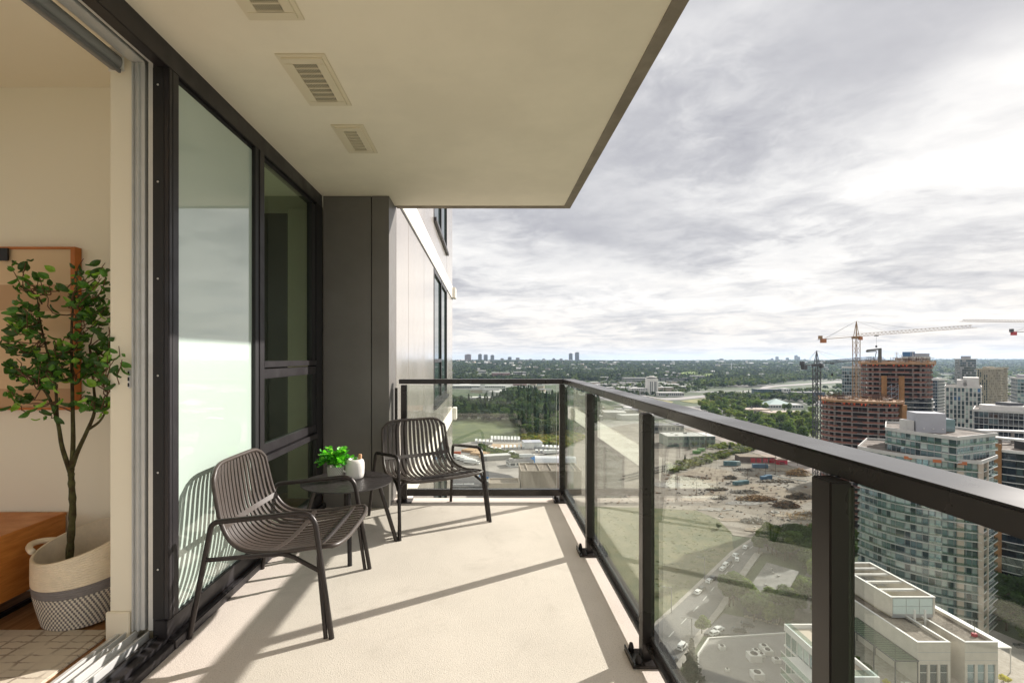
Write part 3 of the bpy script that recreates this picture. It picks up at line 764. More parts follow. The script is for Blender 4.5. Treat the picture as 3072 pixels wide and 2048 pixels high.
# ================================================================ CITY
D0 = EYE-GZ
def ss(a, b, x): x = max(0, min(1, (x-a)/(b-a))); return x*x*(3-2*x)
def hgt(X, Y):
    """terrain height: flat valley floor, wooded upland ahead, far ridge on the right"""
    r = X/max(Y, 1); side = ss(.72, .95, r)
    left = 28*ss(1900, 5600, Y)-120*ss(6800, 20000, Y)+5*math.sin(X/700+1)*ss(2500, 5000, Y)+3*math.sin(X/260+Y/400)*ss(2500, 5000, Y)
    right = 40*ss(3200, 8600, Y)-120*ss(11000, 20000, Y)
    return GZ+left*(1-side)+right*side
def gp(px, py, z=None):
    """ground point seen at photo pixel (px, py); used only to read places off the photograph"""
    s = (px-VX)/F; k = (py-VY)/F
    if z is not None:
        Y = (EYE-z)/k; return Vector((s*Y, Y, z))
    Y = D0/k if k > .004 else 9000
    if Y > 1800:
        Y = 1800
        while Y < 11000 and EYE-k*Y > hgt(s*Y, Y): Y += 10
    return Vector((s*Y, Y, hgt(s*Y, Y)))
def terrain():
    ys = [-3000,-1500,-600,-200,0,60,120,200,300,450,600,800,1000,1250,1500,1750]+[1900+180*i for i in range(34)]+[8400,9000,9600,10500,12000,15000,20000]
    rs = [-40,-12,-4,-2,-1.2,-.8,-.5,-.3]+[-.2+.05*i for i in range(36)]+[1.8,2.2,3,4.5,8,14,40]
    vs = []; nr = len(rs)
    for y in ys:
        w = max(y, 500)
        for r in rs: X = r*w if abs(r*w) < 25000 else 25000*(1 if r > 0 else -1)+r; vs.append((X, y, hgt(X, y)))
    fs = [(i*nr+j, i*nr+j+1, (i+1)*nr+j+1, (i+1)*nr+j) for i in range(len(ys)-1) for j in range(nr-1)]
    b = MB(); b.add(vs, fs)
    m = bpy.data.materials.new('valley_ground'); m.use_nodes = True; t = NT(m.node_tree); bs = m.node_tree.nodes['Principled BSDF']; bs.inputs['Roughness'].default_value = .95
    g = t.n('ShaderNodeNewGeometry'); pos = g.outputs['Position']
    n1 = t.noise(pos, .0045, 6, .6); n2 = t.noise(pos, .03, 6, .65); n3 = t.noise(pos, .0016, 3, .5)
    vor = t.n('ShaderNodeTexVoronoi'); vor.inputs['Scale'].default_value = .012; t.l(pos, vor.inputs['Vector'])
    vc = t.n('ShaderNodeSeparateColor'); t.l(vor.outputs['Color'], vc.inputs[0])
    grass = t.mix(t.maprange(n2, .35, .65), (.035,.058,.022), (.075,.095,.04))
    lots = t.mix(vc.outputs[0], (.17,.165,.155), (.33,.31,.285))
    lots = t.mix(t.maprange(n2, .5, .7, 0, .6), lots, (.08,.085,.06))
    s = t.n('ShaderNodeSeparateXYZ'); t.l(pos, s.inputs[0])
    f = t.maprange(n1, .50, .60)
    near = t.maprange(s.outputs[1], 1900, 2600, 1, 0)
    ratio = t.math('DIVIDE', s.outputs[0], t.math('MAXIMUM', s.outputs[1], 1.0))
    right = t.math('MULTIPLY', t.maprange(ratio, .7, .9), t.maprange(s.outputs[1], 3000, 3600, 1, 0))
    f = t.math('MULTIPLY', f, t.math('MAXIMUM', near, right))
    t.l(t.mix(f, grass, lots), bs.inputs['Base Color'])
    MATS['valley_ground'] = m
    struct('ground', b, m, smooth=True)
terrain()
_patch_z = [0.10]
def patch(name, pts, m, px=True, kind='structure', dz=None):
    if dz is None: _patch_z[0] += .025; dz = _patch_z[0]
    P_ = [gp(*p) for p in pts] if px else [Vector((p[0], p[1], GZ)) for p in pts]
    b = MB(); b.prism([(p.x, p.y) for p in P_], GZ+.02, GZ+dz)
    return struct(name, b, m)
def gm(name, c1, c2, sc_, bump=0, rough=.95, detail=8):
    return mat(name, c1, rough, col2=c2, vscale=sc_, world=True, detail=detail)
g_dirt = gm('demolition_dirt', (.27,.235,.20), (.17,.14,.11), .06)
g_dirt2 = gm('disturbed_earth', (.20,.15,.11), (.30,.25,.19), .14)
g_grass = gm('rough_grass', (.06,.078,.028), (.15,.14,.07), .13)
g_meadow = gm('green_meadow', (.045,.068,.022), (.115,.135,.05), .06)
g_yellow = gm('dry_yellow_grass', (.27,.23,.09), (.15,.17,.065), .03)
g_asph = gm('asphalt', (.17,.165,.16), (.125,.122,.12), .12)
g_walk = gm('concrete_walk', (.36,.33,.30), (.28,.26,.23), .3)
g_lot = gm('gravel_lot', (.34,.31,.28), (.22,.20,.18), .05)
g_hwy = gm('pale_highway', (.33,.31,.29), (.27,.25,.24), .02)
patch('meadow', [(1300,1345),(1300,1262),(1450,1254),(1600,1262),(1690,1285),(1760,1300),(1700,1335),(1560,1320),(1430,1322)], g_meadow)
patch('yard_ground', [(1300,1344),(1430,1322),(1480,1312),(1560,1316),(1620,1326),(1720,1338),(1760,1380),(1760,1600),(1300,1600)], g_lot)
patch('clay_strip', [(1477,1331),(1558,1332),(1600,1338),(1505,1345),(1470,1345)], gm('clay', (.42,.29,.18), (.33,.23,.15), .08))
patch('grass_verge', [(1440,1336),(1475,1352),(1520,1358),(1560,1372),(1555,1382),(1500,1374),(1460,1362),(1432,1346)], g_meadow)
patch('brush_strip', [(1568,1322),(1560,1308),(1700,1296),(1760,1315),(1700,1342),(1640,1336)], gm('yellow_brush_ground', (.17,.17,.05), (.10,.13,.04), .1))
patch('demolition_site', [(1740,1300),(1900,1270),(2140,1290),(2500,1330),(2700,1420),(2700,1640),(2400,1640),(2330,1622),(2200,1606),(2150,1572),(1960,1532),(1700,1515),(1700,1400)], g_dirt)
for pts in ([(2025,1425),(2110,1400),(2190,1412),(2210,1436),(2140,1450),(2060,1440)], [(2180,1458),(2240,1448),(2350,1462),(2390,1482),(2300,1492),(2220,1480)], [(2120,1478),(2180,1470),(2170,1486),(2100,1494)], [(2350,1480),(2440,1462),(2440,1500),(2370,1530),(2330,1512)]):
    patch('earth_patch', pts, g_dirt2)
for i_, (cx_, cy_, a_, b_) in enumerate(((2010,1455,60,9),(2120,1425,75,8),(2290,1475,60,6),(2240,1510,70,7),(2350,1545,50,9),(2190,1560,45,6),(2400,1590,60,12),(2080,1500,50,6),(2260,1590,40,6),(2150,1530,60,5),(2330,1410,50,5))):
    r_ = random.Random(i_); patch('earth_patch', [(cx_+a_*math.cos(6.283*k/14)*r_.uniform(.6,1.1), cy_+b_*math.sin(6.283*k/14)*r_.uniform(.6,1.1)) for k in range(14)], g_dirt2 if i_ % 3 else gm('grey_rubble_ground', (.30,.28,.26), (.16,.145,.13), .4))
patch('grass_field', [(1600,1518),(1960,1526),(2090,1534),(2150,1558),(2195,1600),(2200,1650),(2120,1728),(2040,1806),(1950,1884),(1845,1976),(1770,2048),(1600,2300),(1500,2200)], g_grass)
roadL = [(2285,1606),(2206,1657),(2122,1737),(2040,1815),(1953,1893),(1850,1985),(1780,2048),(1560,2250)]
roadR = [(2325,1612),(2262,1662),(2205,1742),(2150,1830),(2090,1905),(2045,1975),(1985,2048),(1800,2280)]
patch('pavement', [(x-14,y) for x, y in roadL]+[(x+20,y+3) for x, y in roadR[::-1]], g_walk)
patch('road', roadL+roadR[::-1], g_asph); ROADZ = GZ+_patch_z[0]+.01
b = MB(); cl_ = [((a[0]+c[0])/2, (a[1]+c[1])/2) for a, c in zip(roadL, roadR)]
for k in range(len(cl_)-1):
    A, B_ = gp(*cl_[k]), gp(*cl_[k+1]); n_ = max(1, int((B_-A).length/9))
    for i in range(n_): 
        p = A.lerp(B_, i/n_); q_ = A.lerp(B_, (i+.45)/n_); b.beam((p.x,p.y,GZ+_patch_z[0]+.03), (q_.x,q_.y,GZ+_patch_z[0]+.03), .16, .03)
struct('road_marking', b, mat('road_paint', (.7,.7,.66), .8))
patch('cross_street', [(2325,1612),(2700,1640),(2760,1680),(2500,1656),(2262,1660)], g_asph)
patch('parking_lot', [(2110,1905),(2170,1845),(2260,1862),(2420,1900),(2560,1980),(2300,1910)], g_asph)
patch('highway', [(1850,1176),(2000,1201),(2040,1200),(2230,1179),(2260,1177),(2230,1175),(2030,1193),(1980,1194),(1850,1171)], g_hwy); patch('far_road', [(2270,1170),(2330,1160),(2520,1148),(2700,1142),(2700,1140),(2500,1145),(2330,1156),(2290,1160)], g_hwy)
patch('dry_field', [(2040,1203),(2110,1195),(2190,1187),(2200,1191),(2150,1203),(2080,1210)], g_yellow)
patch('dry_verge', [(1850,1184),(1960,1196),(2020,1206),(2000,1214),(1880,1204)], g_yellow)
patch('river_flats', [(2790,1160),(3200,1150),(3200,1200),(2790,1200)], gm('pale_flats', (.26,.24,.20), (.14,.15,.10), .01))
patch('wooded_park_ground', [(2400,1240),(3300,1200),(3500,1500),(2600,1500),(2440,1350)], gm('park_ground', (.09,.12,.05), (.16,.15,.09), .03))
patch('side_path', [(2960,1888),(3200,1990),(3200,2080),(2960,1940)], g_walk)
patch('side_path', [(2975,1760),(3200,1870),(3200,1900),(2970,1780)], g_walk)
# railway
b = MB(); tr_ = [gp(*p) for p in [(1880,1440),(1998,1408),(2080,1387),(2170,1362),(2260,1344),(2420,1322)]]
for A, B_ in zip(tr_, tr_[1:]):
    d = (B_-A).normalized(); s_ = Vector((-d.y, d.x, 0))
    for o_ in (-2.6, 2.6):
        b.beam(A+s_*o_+Vector((0,0,2.6)), B_+s_*o_+Vector((0,0,2.6)), 2.6, .5)
        for q_ in (-.75, .75): b.beam(A+s_*(o_+q_)+Vector((0,0,2.95)), B_+s_*(o_+q_)+Vector((0,0,2.95)), .18, .2)
struct('railway', b, mat('ballast', (.10,.085,.075), .95, var=.3, vscale=.2))
# ---------------------------------------------------------------- foliage
rng = np.random.default_rng(4)
def leaf_tris(n, kind, size):
    """n leaf-clump triangles filling a crown of unit height"""
    if kind == 'conifer':
        h = rng.random(n)**.75; r = (1-h)*.24*(.45+.55*rng.random(n))*(1+.35*np.sin(h*38)); z = .06+h*.94
        a = rng.random(n)*6.283; c = np.stack([r*np.cos(a), r*np.sin(a), z], 1); nrm = np.stack([np.cos(a), np.sin(a), .5*np.ones(n)], 1)
    else:
        k = 9; lc = rng.normal(size=(k,3)); lc /= np.linalg.norm(lc, axis=1)[:,None]; lc *= np.array([.24,.24,.20])*rng.uniform(.5,1,(k,1)); lc[:,2] += .60
        i = rng.integers(0, k, n); d = rng.normal(size=(n,3)); d /= np.linalg.norm(d, axis=1)[:,None]
        rad = rng.uniform(.12,.20,k)[i]*(.65+.4*rng.random(n)); c = lc[i]+d*rad[:,None]*np.array([1,1,.9]); nrm = d+np.array([0,0,.3])
    nrm = nrm+rng.normal(size=(n,3))*.55; nrm /= np.linalg.norm(nrm, axis=1)[:,None]
    t1 = np.cross(nrm, rng.normal(size=(n,3))); t1 /= np.linalg.norm(t1, axis=1)[:,None]; t2 = np.cross(nrm, t1)
    s = size*rng.uniform(.6, 1.3, n)[:,None]
    return np.stack([c+t1*s, c-t1*s*.5+t2*s*.87, c-t1*s*.5-t2*s*.87], 1)
def tri_mesh(name, tris, m, cols=None):
    n = len(tris)*3; me = bpy.data.meshes.new(name); me.vertices.add(n); me.loops.add(n); me.polygons.add(n//3)
    me.vertices.foreach_set('co', tris.reshape(-1).astype(np.float32)); me.loops.foreach_set('vertex_index', np.arange(n, dtype=np.int32))
    me.polygons.foreach_set('loop_start', np.arange(0, n, 3, dtype=np.int32)); me.polygons.foreach_set('loop_total', np.full(n//3, 3, dtype=np.int32))
    if cols is not None:
        at = me.attributes.new('tint', 'FLOAT_COLOR', 'POINT'); c4 = np.ones((n,4), np.float32); c4[:,:3] = np.repeat(cols, 3, axis=0); at.data.foreach_set('color', c4.reshape(-1))
    me.materials.append(m); me.update(calc_edges=True); me.validate(); return me
m_fol = mat('wood_foliage', (.05,.08,.03), .8, attr=True, spec=.2)
TMPL = {('b',k): [leaf_tris(k, 'broad', .30 if k < 40 else .13 if k < 200 else .07) for _ in range(4)] for k in (16, 46, 240)}
TMPL.update({('c',k): [leaf_tris(k, 'conifer', .17 if k < 40 else .09) for _ in range(3)] for k in (16, 46, 240)})
def forest(name, pts, lod, h, palette, conif=.2, wide=1.0, label=None):
    """pts: (N,3) bases. One joined mass of trees."""
    T = []; C_ = []; N = len(pts); hs = rng.uniform(.7, 1.25, N)*h
    for i in range(N):
        kc = rng.random() < conif
        t = TMPL[('c' if kc else 'b', lod)][rng.integers(0, 3)]
        a = rng.random()*6.283; c, s = math.cos(a), math.sin(a); w = wide*rng.uniform(.85, 1.25)*(1.0 if kc else 1.35)
        q = t*np.array([w,w,1.05 if kc else .9])*hs[i]; q = q @ np.array([[c,s,0],[-s,c,0],[0,0,1]]) + pts[i]
        T.append(q); col = np.array(palette[rng.integers(0, len(palette))])*(.6 if kc else 1)*rng.uniform(.75, 1.3)
        C_.append(col[None,:]*rng.uniform(.75, 1.25, (len(t),1)))
    me = tri_mesh(name, np.concatenate(T), m_fol, np.concatenate(C_)); o = link(name, me); o['kind'] = 'stuff'
    if label: o['label'] = label
    return o
PG = [(.030,.052,.022), (.040,.066,.024), (.060,.085,.030), (.026,.042,.026), (.075,.098,.038)]
PL = [(.07,.10,.03), (.10,.13,.035), (.05,.085,.03), (.085,.10,.04)]
def in_poly(x, y, P_):
    r = False; j = len(P_)-1
    for i in range(len(P_)):
        if (P_[i][1] > y) != (P_[j][1] > y) and x < (P_[j][0]-P_[i][0])*(y-P_[i][1])/(P_[j][1]-P_[i][1])+P_[i][0]: r = not r
        j = i
    return r
def scatter(poly_px, spacing, jitter=1.0, clear=()):
    P_ = [(p.x, p.y) for p in (gp(*q) for q in poly_px)]; cl = [[(p.x, p.y) for p in (gp(*q) for q in c)] for c in clear]
    xs = [p[0] for p in P_]; ys = [p[1] for p in P_]; A = (max(xs)-min(xs))*(max(ys)-min(ys)); n = int(A/spacing**2); out = []
    for _ in range(n):
        x = rng.uniform(min(xs), max(xs)); y = rng.uniform(min(ys), max(ys))
        if in_poly(x, y, P_) and not any(in_poly(x, y, c) for c in cl): out.append((x, y, hgt(x, y)))
    return np.array(out) if out else np.zeros((1,3))
# upland woods, size growing with distance so that they stay one canopy
def upland():
    pts = []; H = []
    n = 21000
    for _ in range(n):
        Y = 1950*math.exp(rng.random()*math.log(9800/1950)); r = rng.uniform(-.12, 1.14); X = r*Y
        side = ss(.72, .92, r)
        if Y < 1950+1200*side: continue
        if math.sin(X/210+1.3)*math.sin(Y/330+X/900) > .55 and rng.random() < .75: continue
        pts.append((X, Y, hgt(X, Y)-3)); 
    pts = np.array(pts); near = pts[:,1] < 3600
    forest('upland_forest', pts[near], 46, 21, PG, .3, 1.35, 'dark mixed woods on the near slope of the upland')
    mid = (~near) & (pts[:,1] < 6000); far = pts[:,1] >= 6000
    forest('upland_forest', pts[mid], 16, 22, PG, .35, 1.7, 'dense woods with pointed firs across the top of the upland')
    forest('upland_forest', pts[far], 16, 22, PG, .35, 2.6, 'distant tree line closing the horizon')
upland()
forest('valley_wood', scatter([(1290,1262),(1290,1200),(1400,1212),(1500,1205),(1540,1172),(1600,1180),(1640,1200),(1700,1196),(1800,1215),(1800,1262),(1760,1300),(1640,1312),(1560,1306),(1560,1282),(1450,1260)], 10), 240, 19, PG+PL[2:3], .25, .9, 'dense wood between the meadow and the low round office building')
forest('highway_trees', scatter([(1700,1188),(1860,1190),(1960,1184),(2060,1182),(2140,1176),(2100,1166),(1900,1160),(1700,1165)], 26), 46, 14, PG, .2, .9, 'mixed trees along the near foot of the upland')
forest('slope_trees', scatter([(2080,1166),(2270,1162),(2420,1140),(2700,1128),(2700,1118),(2300,1132),(2100,1150)], 17), 46, 20, PG+PL, .1, 1.1, 'sunlit broadleaf belt below the upland beside the far road')
forest('office_trees', scatter([(2100,1200),(2190,1186),(2300,1196),(2420,1192),(2450,1215),(2420,1228),(2200,1222)], 15, clear=[[(2275,1205),(2420,1205),(2420,1226),(2275,1226)]]), 46, 17, PG+PL, .1, 1.0, 'broadleaf trees around the low white roofed hall')
forest('brush', scatter([(1568,1322),(1560,1308),(1700,1296),(1760,1315),(1700,1342),(1640,1336)], 3.0), 16, 4.5, [(.19,.19,.04),(.12,.15,.04),(.24,.19,.05)], 0, 1.2, 'yellow green brush behind the storage yard')
forest('brush', scatter([(1440,1336),(1475,1352),(1520,1358),(1560,1372),(1555,1382),(1500,1374),(1460,1362),(1432,1346)], 2.6), 16, 3.6, PL, 0, 1.2, 'green bushes between the timber yard and the storage boxes')
forest('brush', scatter([(1990,1402),(2100,1375),(2200,1352),(2290,1338),(2300,1345),(2200,1366),(2110,1396),(2020,1420)], 3.2), 16, 3.8, [(.17,.17,.05),(.10,.13,.04)], 0, 1.2, 'bushes growing beside the curved railway')
forest('brush', scatter([(2100,1340),(2250,1325),(2300,1332),(2150,1350)], 4), 16, 3.4, [(.20,.22,.05),(.13,.17,.04)], 0, 1.2, 'bright weeds on the bank beyond the railway')
forest('lot_trees', scatter([(2220,1262),(2440,1262),(2460,1300),(2330,1300)], 6.5), 46, 7, PG+PL, 0, 1.0, 'small trees among parked cars beyond the railway')
forest('valley_trees', scatter([(1690,1150),(2100,1146),(2200,1160),(2100,1176),(1950,1200),(1700,1190)], 34), 46, 13, PG+PL, .2, 1.0, 'mixed trees between the sheds below the upland')
forest('valley_trees', scatter([(2200,1190),(2430,1172),(2540,1160),(2540,1200),(2440,1215),(2300,1200)], 24), 46, 14, PG+PL, .1, 1.0, 'trees around the teal and navy offices')
forest('valley_trees', scatter([(2780,1108),(3300,1104),(3300,1215),(2780,1215)], 70), 16, 18, PG+PL, .1, 1.6, 'scattered trees over the plain between the right towers')
# small weeds over the rough field
forest('weeds', scatter([(1780,1540),(1960,1530),(2100,1540),(2150,1562),(2195,1604),(2190,1650),(2110,1725),(1990,1830),(1880,1700),(1800,1600)], 2.1), 16, .8, [(.12,.14,.05),(.16,.16,.07)], 0, 1.8, 'low scrub over the empty grass plot beside the road')
leafy(m_fol, .35)
# individual trees
def obj_rand_mat(name, c1, c2):
    m = mat(name, c1, .75, spec=.2); t = NT(m.node_tree); b = m.node_tree.nodes['Principled BSDF']; oi = t.n('ShaderNodeObjectInfo')
    g = t.n('ShaderNodeNewGeometry'); f = t.noise(g.outputs['Position'], .8, 4, .6)
    c = t.mix(oi.outputs['Random'], c1, c2); c = t.mix(t.maprange(f, .3, .7), t.vmath('SCALE', c, sc_=.65).outputs[0], t.vmath('SCALE', c, sc_=1.35).outputs[0]); t.l(c, b.inputs['Base Color']); return m
f_dark = obj_rand_mat('dark_crown', (.045,.08,.025), (.075,.115,.033)); f_lite = obj_rand_mat('light_crown', (.10,.16,.035), (.17,.20,.05)); f_con = obj_rand_mat('fir_crown', (.018,.036,.018), (.028,.048,.022)); f_yel = obj_rand_mat('yellow_crown', (.40,.36,.05), (.5,.44,.08))
for m_ in (f_dark, f_lite, f_yel): leafy(m_, .4)
m_trunk = mat('tree_trunk', (.10,.075,.05), .9, var=.2, vscale=1)
def tree_proto(kind, n, size, m):
    cr = tri_mesh('crown', leaf_tris(n, kind, size), m); b = MB()
    if kind == 'conifer': b.tube([(0,0,-.02),(0,0,.5),(0,0,.9)], [.018,.012,.003], 6)
    else:
        b.tube([(0,0,-.02),(.01,0,.2),(0,.01,.45),(0,0,.7)], [.028,.02,.014,.004], 6)
        for k in range(5):
            a = k*1.3; b.tube([(0,0,.25+.05*k),(.1*math.cos(a),.1*math.sin(a),.42+.05*k),(.2*math.cos(a),.2*math.sin(a),.55+.05*k)], [.012,.008,.003], 5)
    return cr, b.mesh('trunk', m_trunk, True)
TP = {'dark': [tree_proto('broad', 900, .045, f_dark) for _ in range(3)], 'light': [tree_proto('broad', 900, .045, f_lite) for _ in range(2)], 'fir': [tree_proto('conifer', 1100, .035, f_con) for _ in range(2)],
      'yellow': [tree_proto('broad', 700, .05, f_yel)], 'big': [tree_proto('broad', 4200, .028, f_dark) for _ in range(2)], 'biglight': [tree_proto('broad', 4200, .028, f_lite) for _ in range(2)]}
_tr = random.Random(9)
def tree(kind, pos, h, label, group, w=1.0, cat='tree', name=None):
    cr, tk = TP[kind][_tr.randrange(len(TP[kind]))]
    o = thing(name or {'fir':'fir_tree','yellow':'yellow_shrub'}.get(kind, 'broadleaf_tree'), label, cat, pos, _tr.uniform(0, 6.28), group)
    s = h*_tr.uniform(.85, 1.15); o.scale = (s*w, s*w, s)
    link('crown', cr, o); link('trunk', tk, o); return o
def trees(kinds, poly, spacing, h, label, group, w=1.0, clear=()):
    P_ = scatter(poly, spacing, clear=clear); ym = sorted(P_[:,1]); rm = sorted(P_[:,0]/P_[:,1])
    for p in P_:
        k = _tr.choice(kinds); fr = p[1] < ym[len(ym)//2]; q_ = p[0]/p[1]; sd = ' left' if q_ < rm[len(rm)//3] else (' middle' if q_ < rm[2*len(rm)//3] else ' right'); sz = _tr.random() < .5; s = ('bright' if 'light' in k else 'dark')+(' tall ' if sz else ' lower ')
        tree(k, tuple(p), h*(1.12 if sz else .85), s+label+(', near' if fr else ', far')+sd, (s+group+(', near' if fr else ', far')+sd), w)
bldg_clear = [(2225,1682),(2296,1672),(2410,1705),(2425,1740),(2345,1850),(2215,1800)]
trees(['big','big','biglight'], [(2250,1690),(2292,1636),(2380,1628),(2560,1640),(2560,1860),(2470,1900),(2400,1905),(2230,1872),(2165,1852),(2200,1770)], 4.6, 11, 'leafy tree around the flat grey roof', 'grove around the flat roofed building', 1.15, [bldg_clear])
trees(['dark','light','light'], [(2100,1218),(2300,1222),(2440,1246),(2455,1345),(2380,1325),(2200,1270),(2100,1240)], 14.5, 15, 'rounded tree left of the grey lattice crane', 'trees left of the crane', 1.1, [[(2235,1230),(2315,1230),(2430,1244),(2430,1262),(2300,1262),(2235,1250)]])
trees(['big','dark'], [(2970,1700),(3200,1700),(3300,2000),(3060,1960),(2990,1850)], 8, 13, 'tree in the shaded park right of the condominium', 'trees right of the glass tower', 1.2)
trees(['dark','light'], [(2945,1228),(3035,1222),(3040,1250),(2940,1254)], 15, 16, 'round tree below the tan towers', 'trees below the tan tower', 1.1)
for i, (px, py, h, k, lab) in enumerate(((1948,1895,7,'biglight','small light green street tree standing in the verge, nearest the white van'),(2105,1905,8,'biglight','round light green tree in the pavement strip right of the road'),
        (2075,2100,15,'fir','dark pointed fir at the bottom edge of the photograph beside the low roof'),(2055,1385,6,'fir','slim dark conifer beside the bend of the railway'),(2068,1350,8,'fir','dark conifer left of the green containers'),
        (2085,1345,8,'dark','rounded tree in front of the glass fronted workshop'),(2118,1343,10,'fir','tall narrow conifer at the right end of the glass fronted workshop'),(2190,1352,9,'fir','broad conifer on the weedy bank above the railway'),(2005,1330,8,'dark','small tree at the left end of the glass fronted workshop'),
        (2155,1590,5,'dark','grey green bush at the upper corner of the empty grass plot'),(2235,1356,5,'light','light bush between railway and red shed'))):
    tree(k, gp(px, py), h, lab, None if i else None)
for o in list(COL.objects):
    if o.get('group') is None and 'group' in o.keys(): del o['group']
# ---------------------------------------------------------------- towers
t_glass = mat('tower_glass_dark', (.07,.105,.12), .08, metal=.55, spec=.8); t_glass2 = mat('tower_glass_teal', (.24,.34,.37), .10, metal=.55, spec=.8); t_blind = mat('tower_blind', (.40,.47,.44), .25, spec=.8, var=.15, vscale=.5)
t_black = mat('tower_glass_black', (.012,.018,.028), .06, metal=.2, spec=.9); t_slab = mat('tower_slab', (.48,.465,.44), .75, var=.08, vscale=.3); t_slabw = mat('tower_slab_white', (.62,.60,.57), .7, var=.05, vscale=.3)
t_tan = mat('tower_tan_concrete', (.42,.37,.29), .85, var=.1, vscale=.2); t_stone = mat('tower_stone', (.45,.38,.31), .8, var=.08, vscale=.3); t_roofg = mat('gravel_roof', (.13,.105,.085), .95, var=.35, vscale=.35)
t_mech = mat('mechanical_wall', (.38,.38,.41), .8, var=.06, vscale=.2); t_mull = mat('mullion_grey', (.30,.31,.32), .5); t_dark = mat('dark_parts_and_shade', (.03,.028,.027), .9); t_blue = mat('blue_glass', (.06,.14,.26), .1, metal=.5)  # t_dark: painted shade of interiors and openings, also plain dark parts
t_rail = thin_glass('balcony_glass', (.78,.85,.85), (.9,1,.97), .12, .8)
def per(poly, step):
    n = len(poly); out = []
    for i in range(n):
        a = Vector((*poly[i], 0)); b_ = Vector((*poly[(i+1) % n], 0)); L = (b_-a).length; k = max(1, round(L/step)); d = (b_-a)/k; nn = Vector((d.y, -d.x, 0)).normalized()
        for j in range(k): out.append((a+d*j, a+d*(j+1), nn))
    return out
def ccw(poly):
    n = len(poly); a = sum(poly[i][0]*poly[(i+1)%n][1]-poly[(i+1)%n][0]*poly[i][1] for i in range(n)); return poly if a > 0 else poly[::-1]
def off(poly, d):
    poly = ccw(poly); n = len(poly); out = []
    for i in range(n):
        p = Vector(poly[i]); a = (p-Vector(poly[i-1])).normalized(); b_ = (Vector(poly[(i+1)%n])-p).normalized()
        na = Vector((a.y,-a.x)); nb = Vector((b_.y,-b_.x)); m = (na+nb); m = m/max(.35, m.length_squared/2) if m.length > .1 else na
        out.append(tuple(p+m*d))
    return out
def rect(cx, cy, w, d, rz=0):
    c, s = math.cos(rz), math.sin(rz); return [(cx+x*c-y*s, cy+x*s+y*c) for x, y in ((-w/2,-d/2),(w/2,-d/2),(w/2,d/2),(-w/2,d/2))]
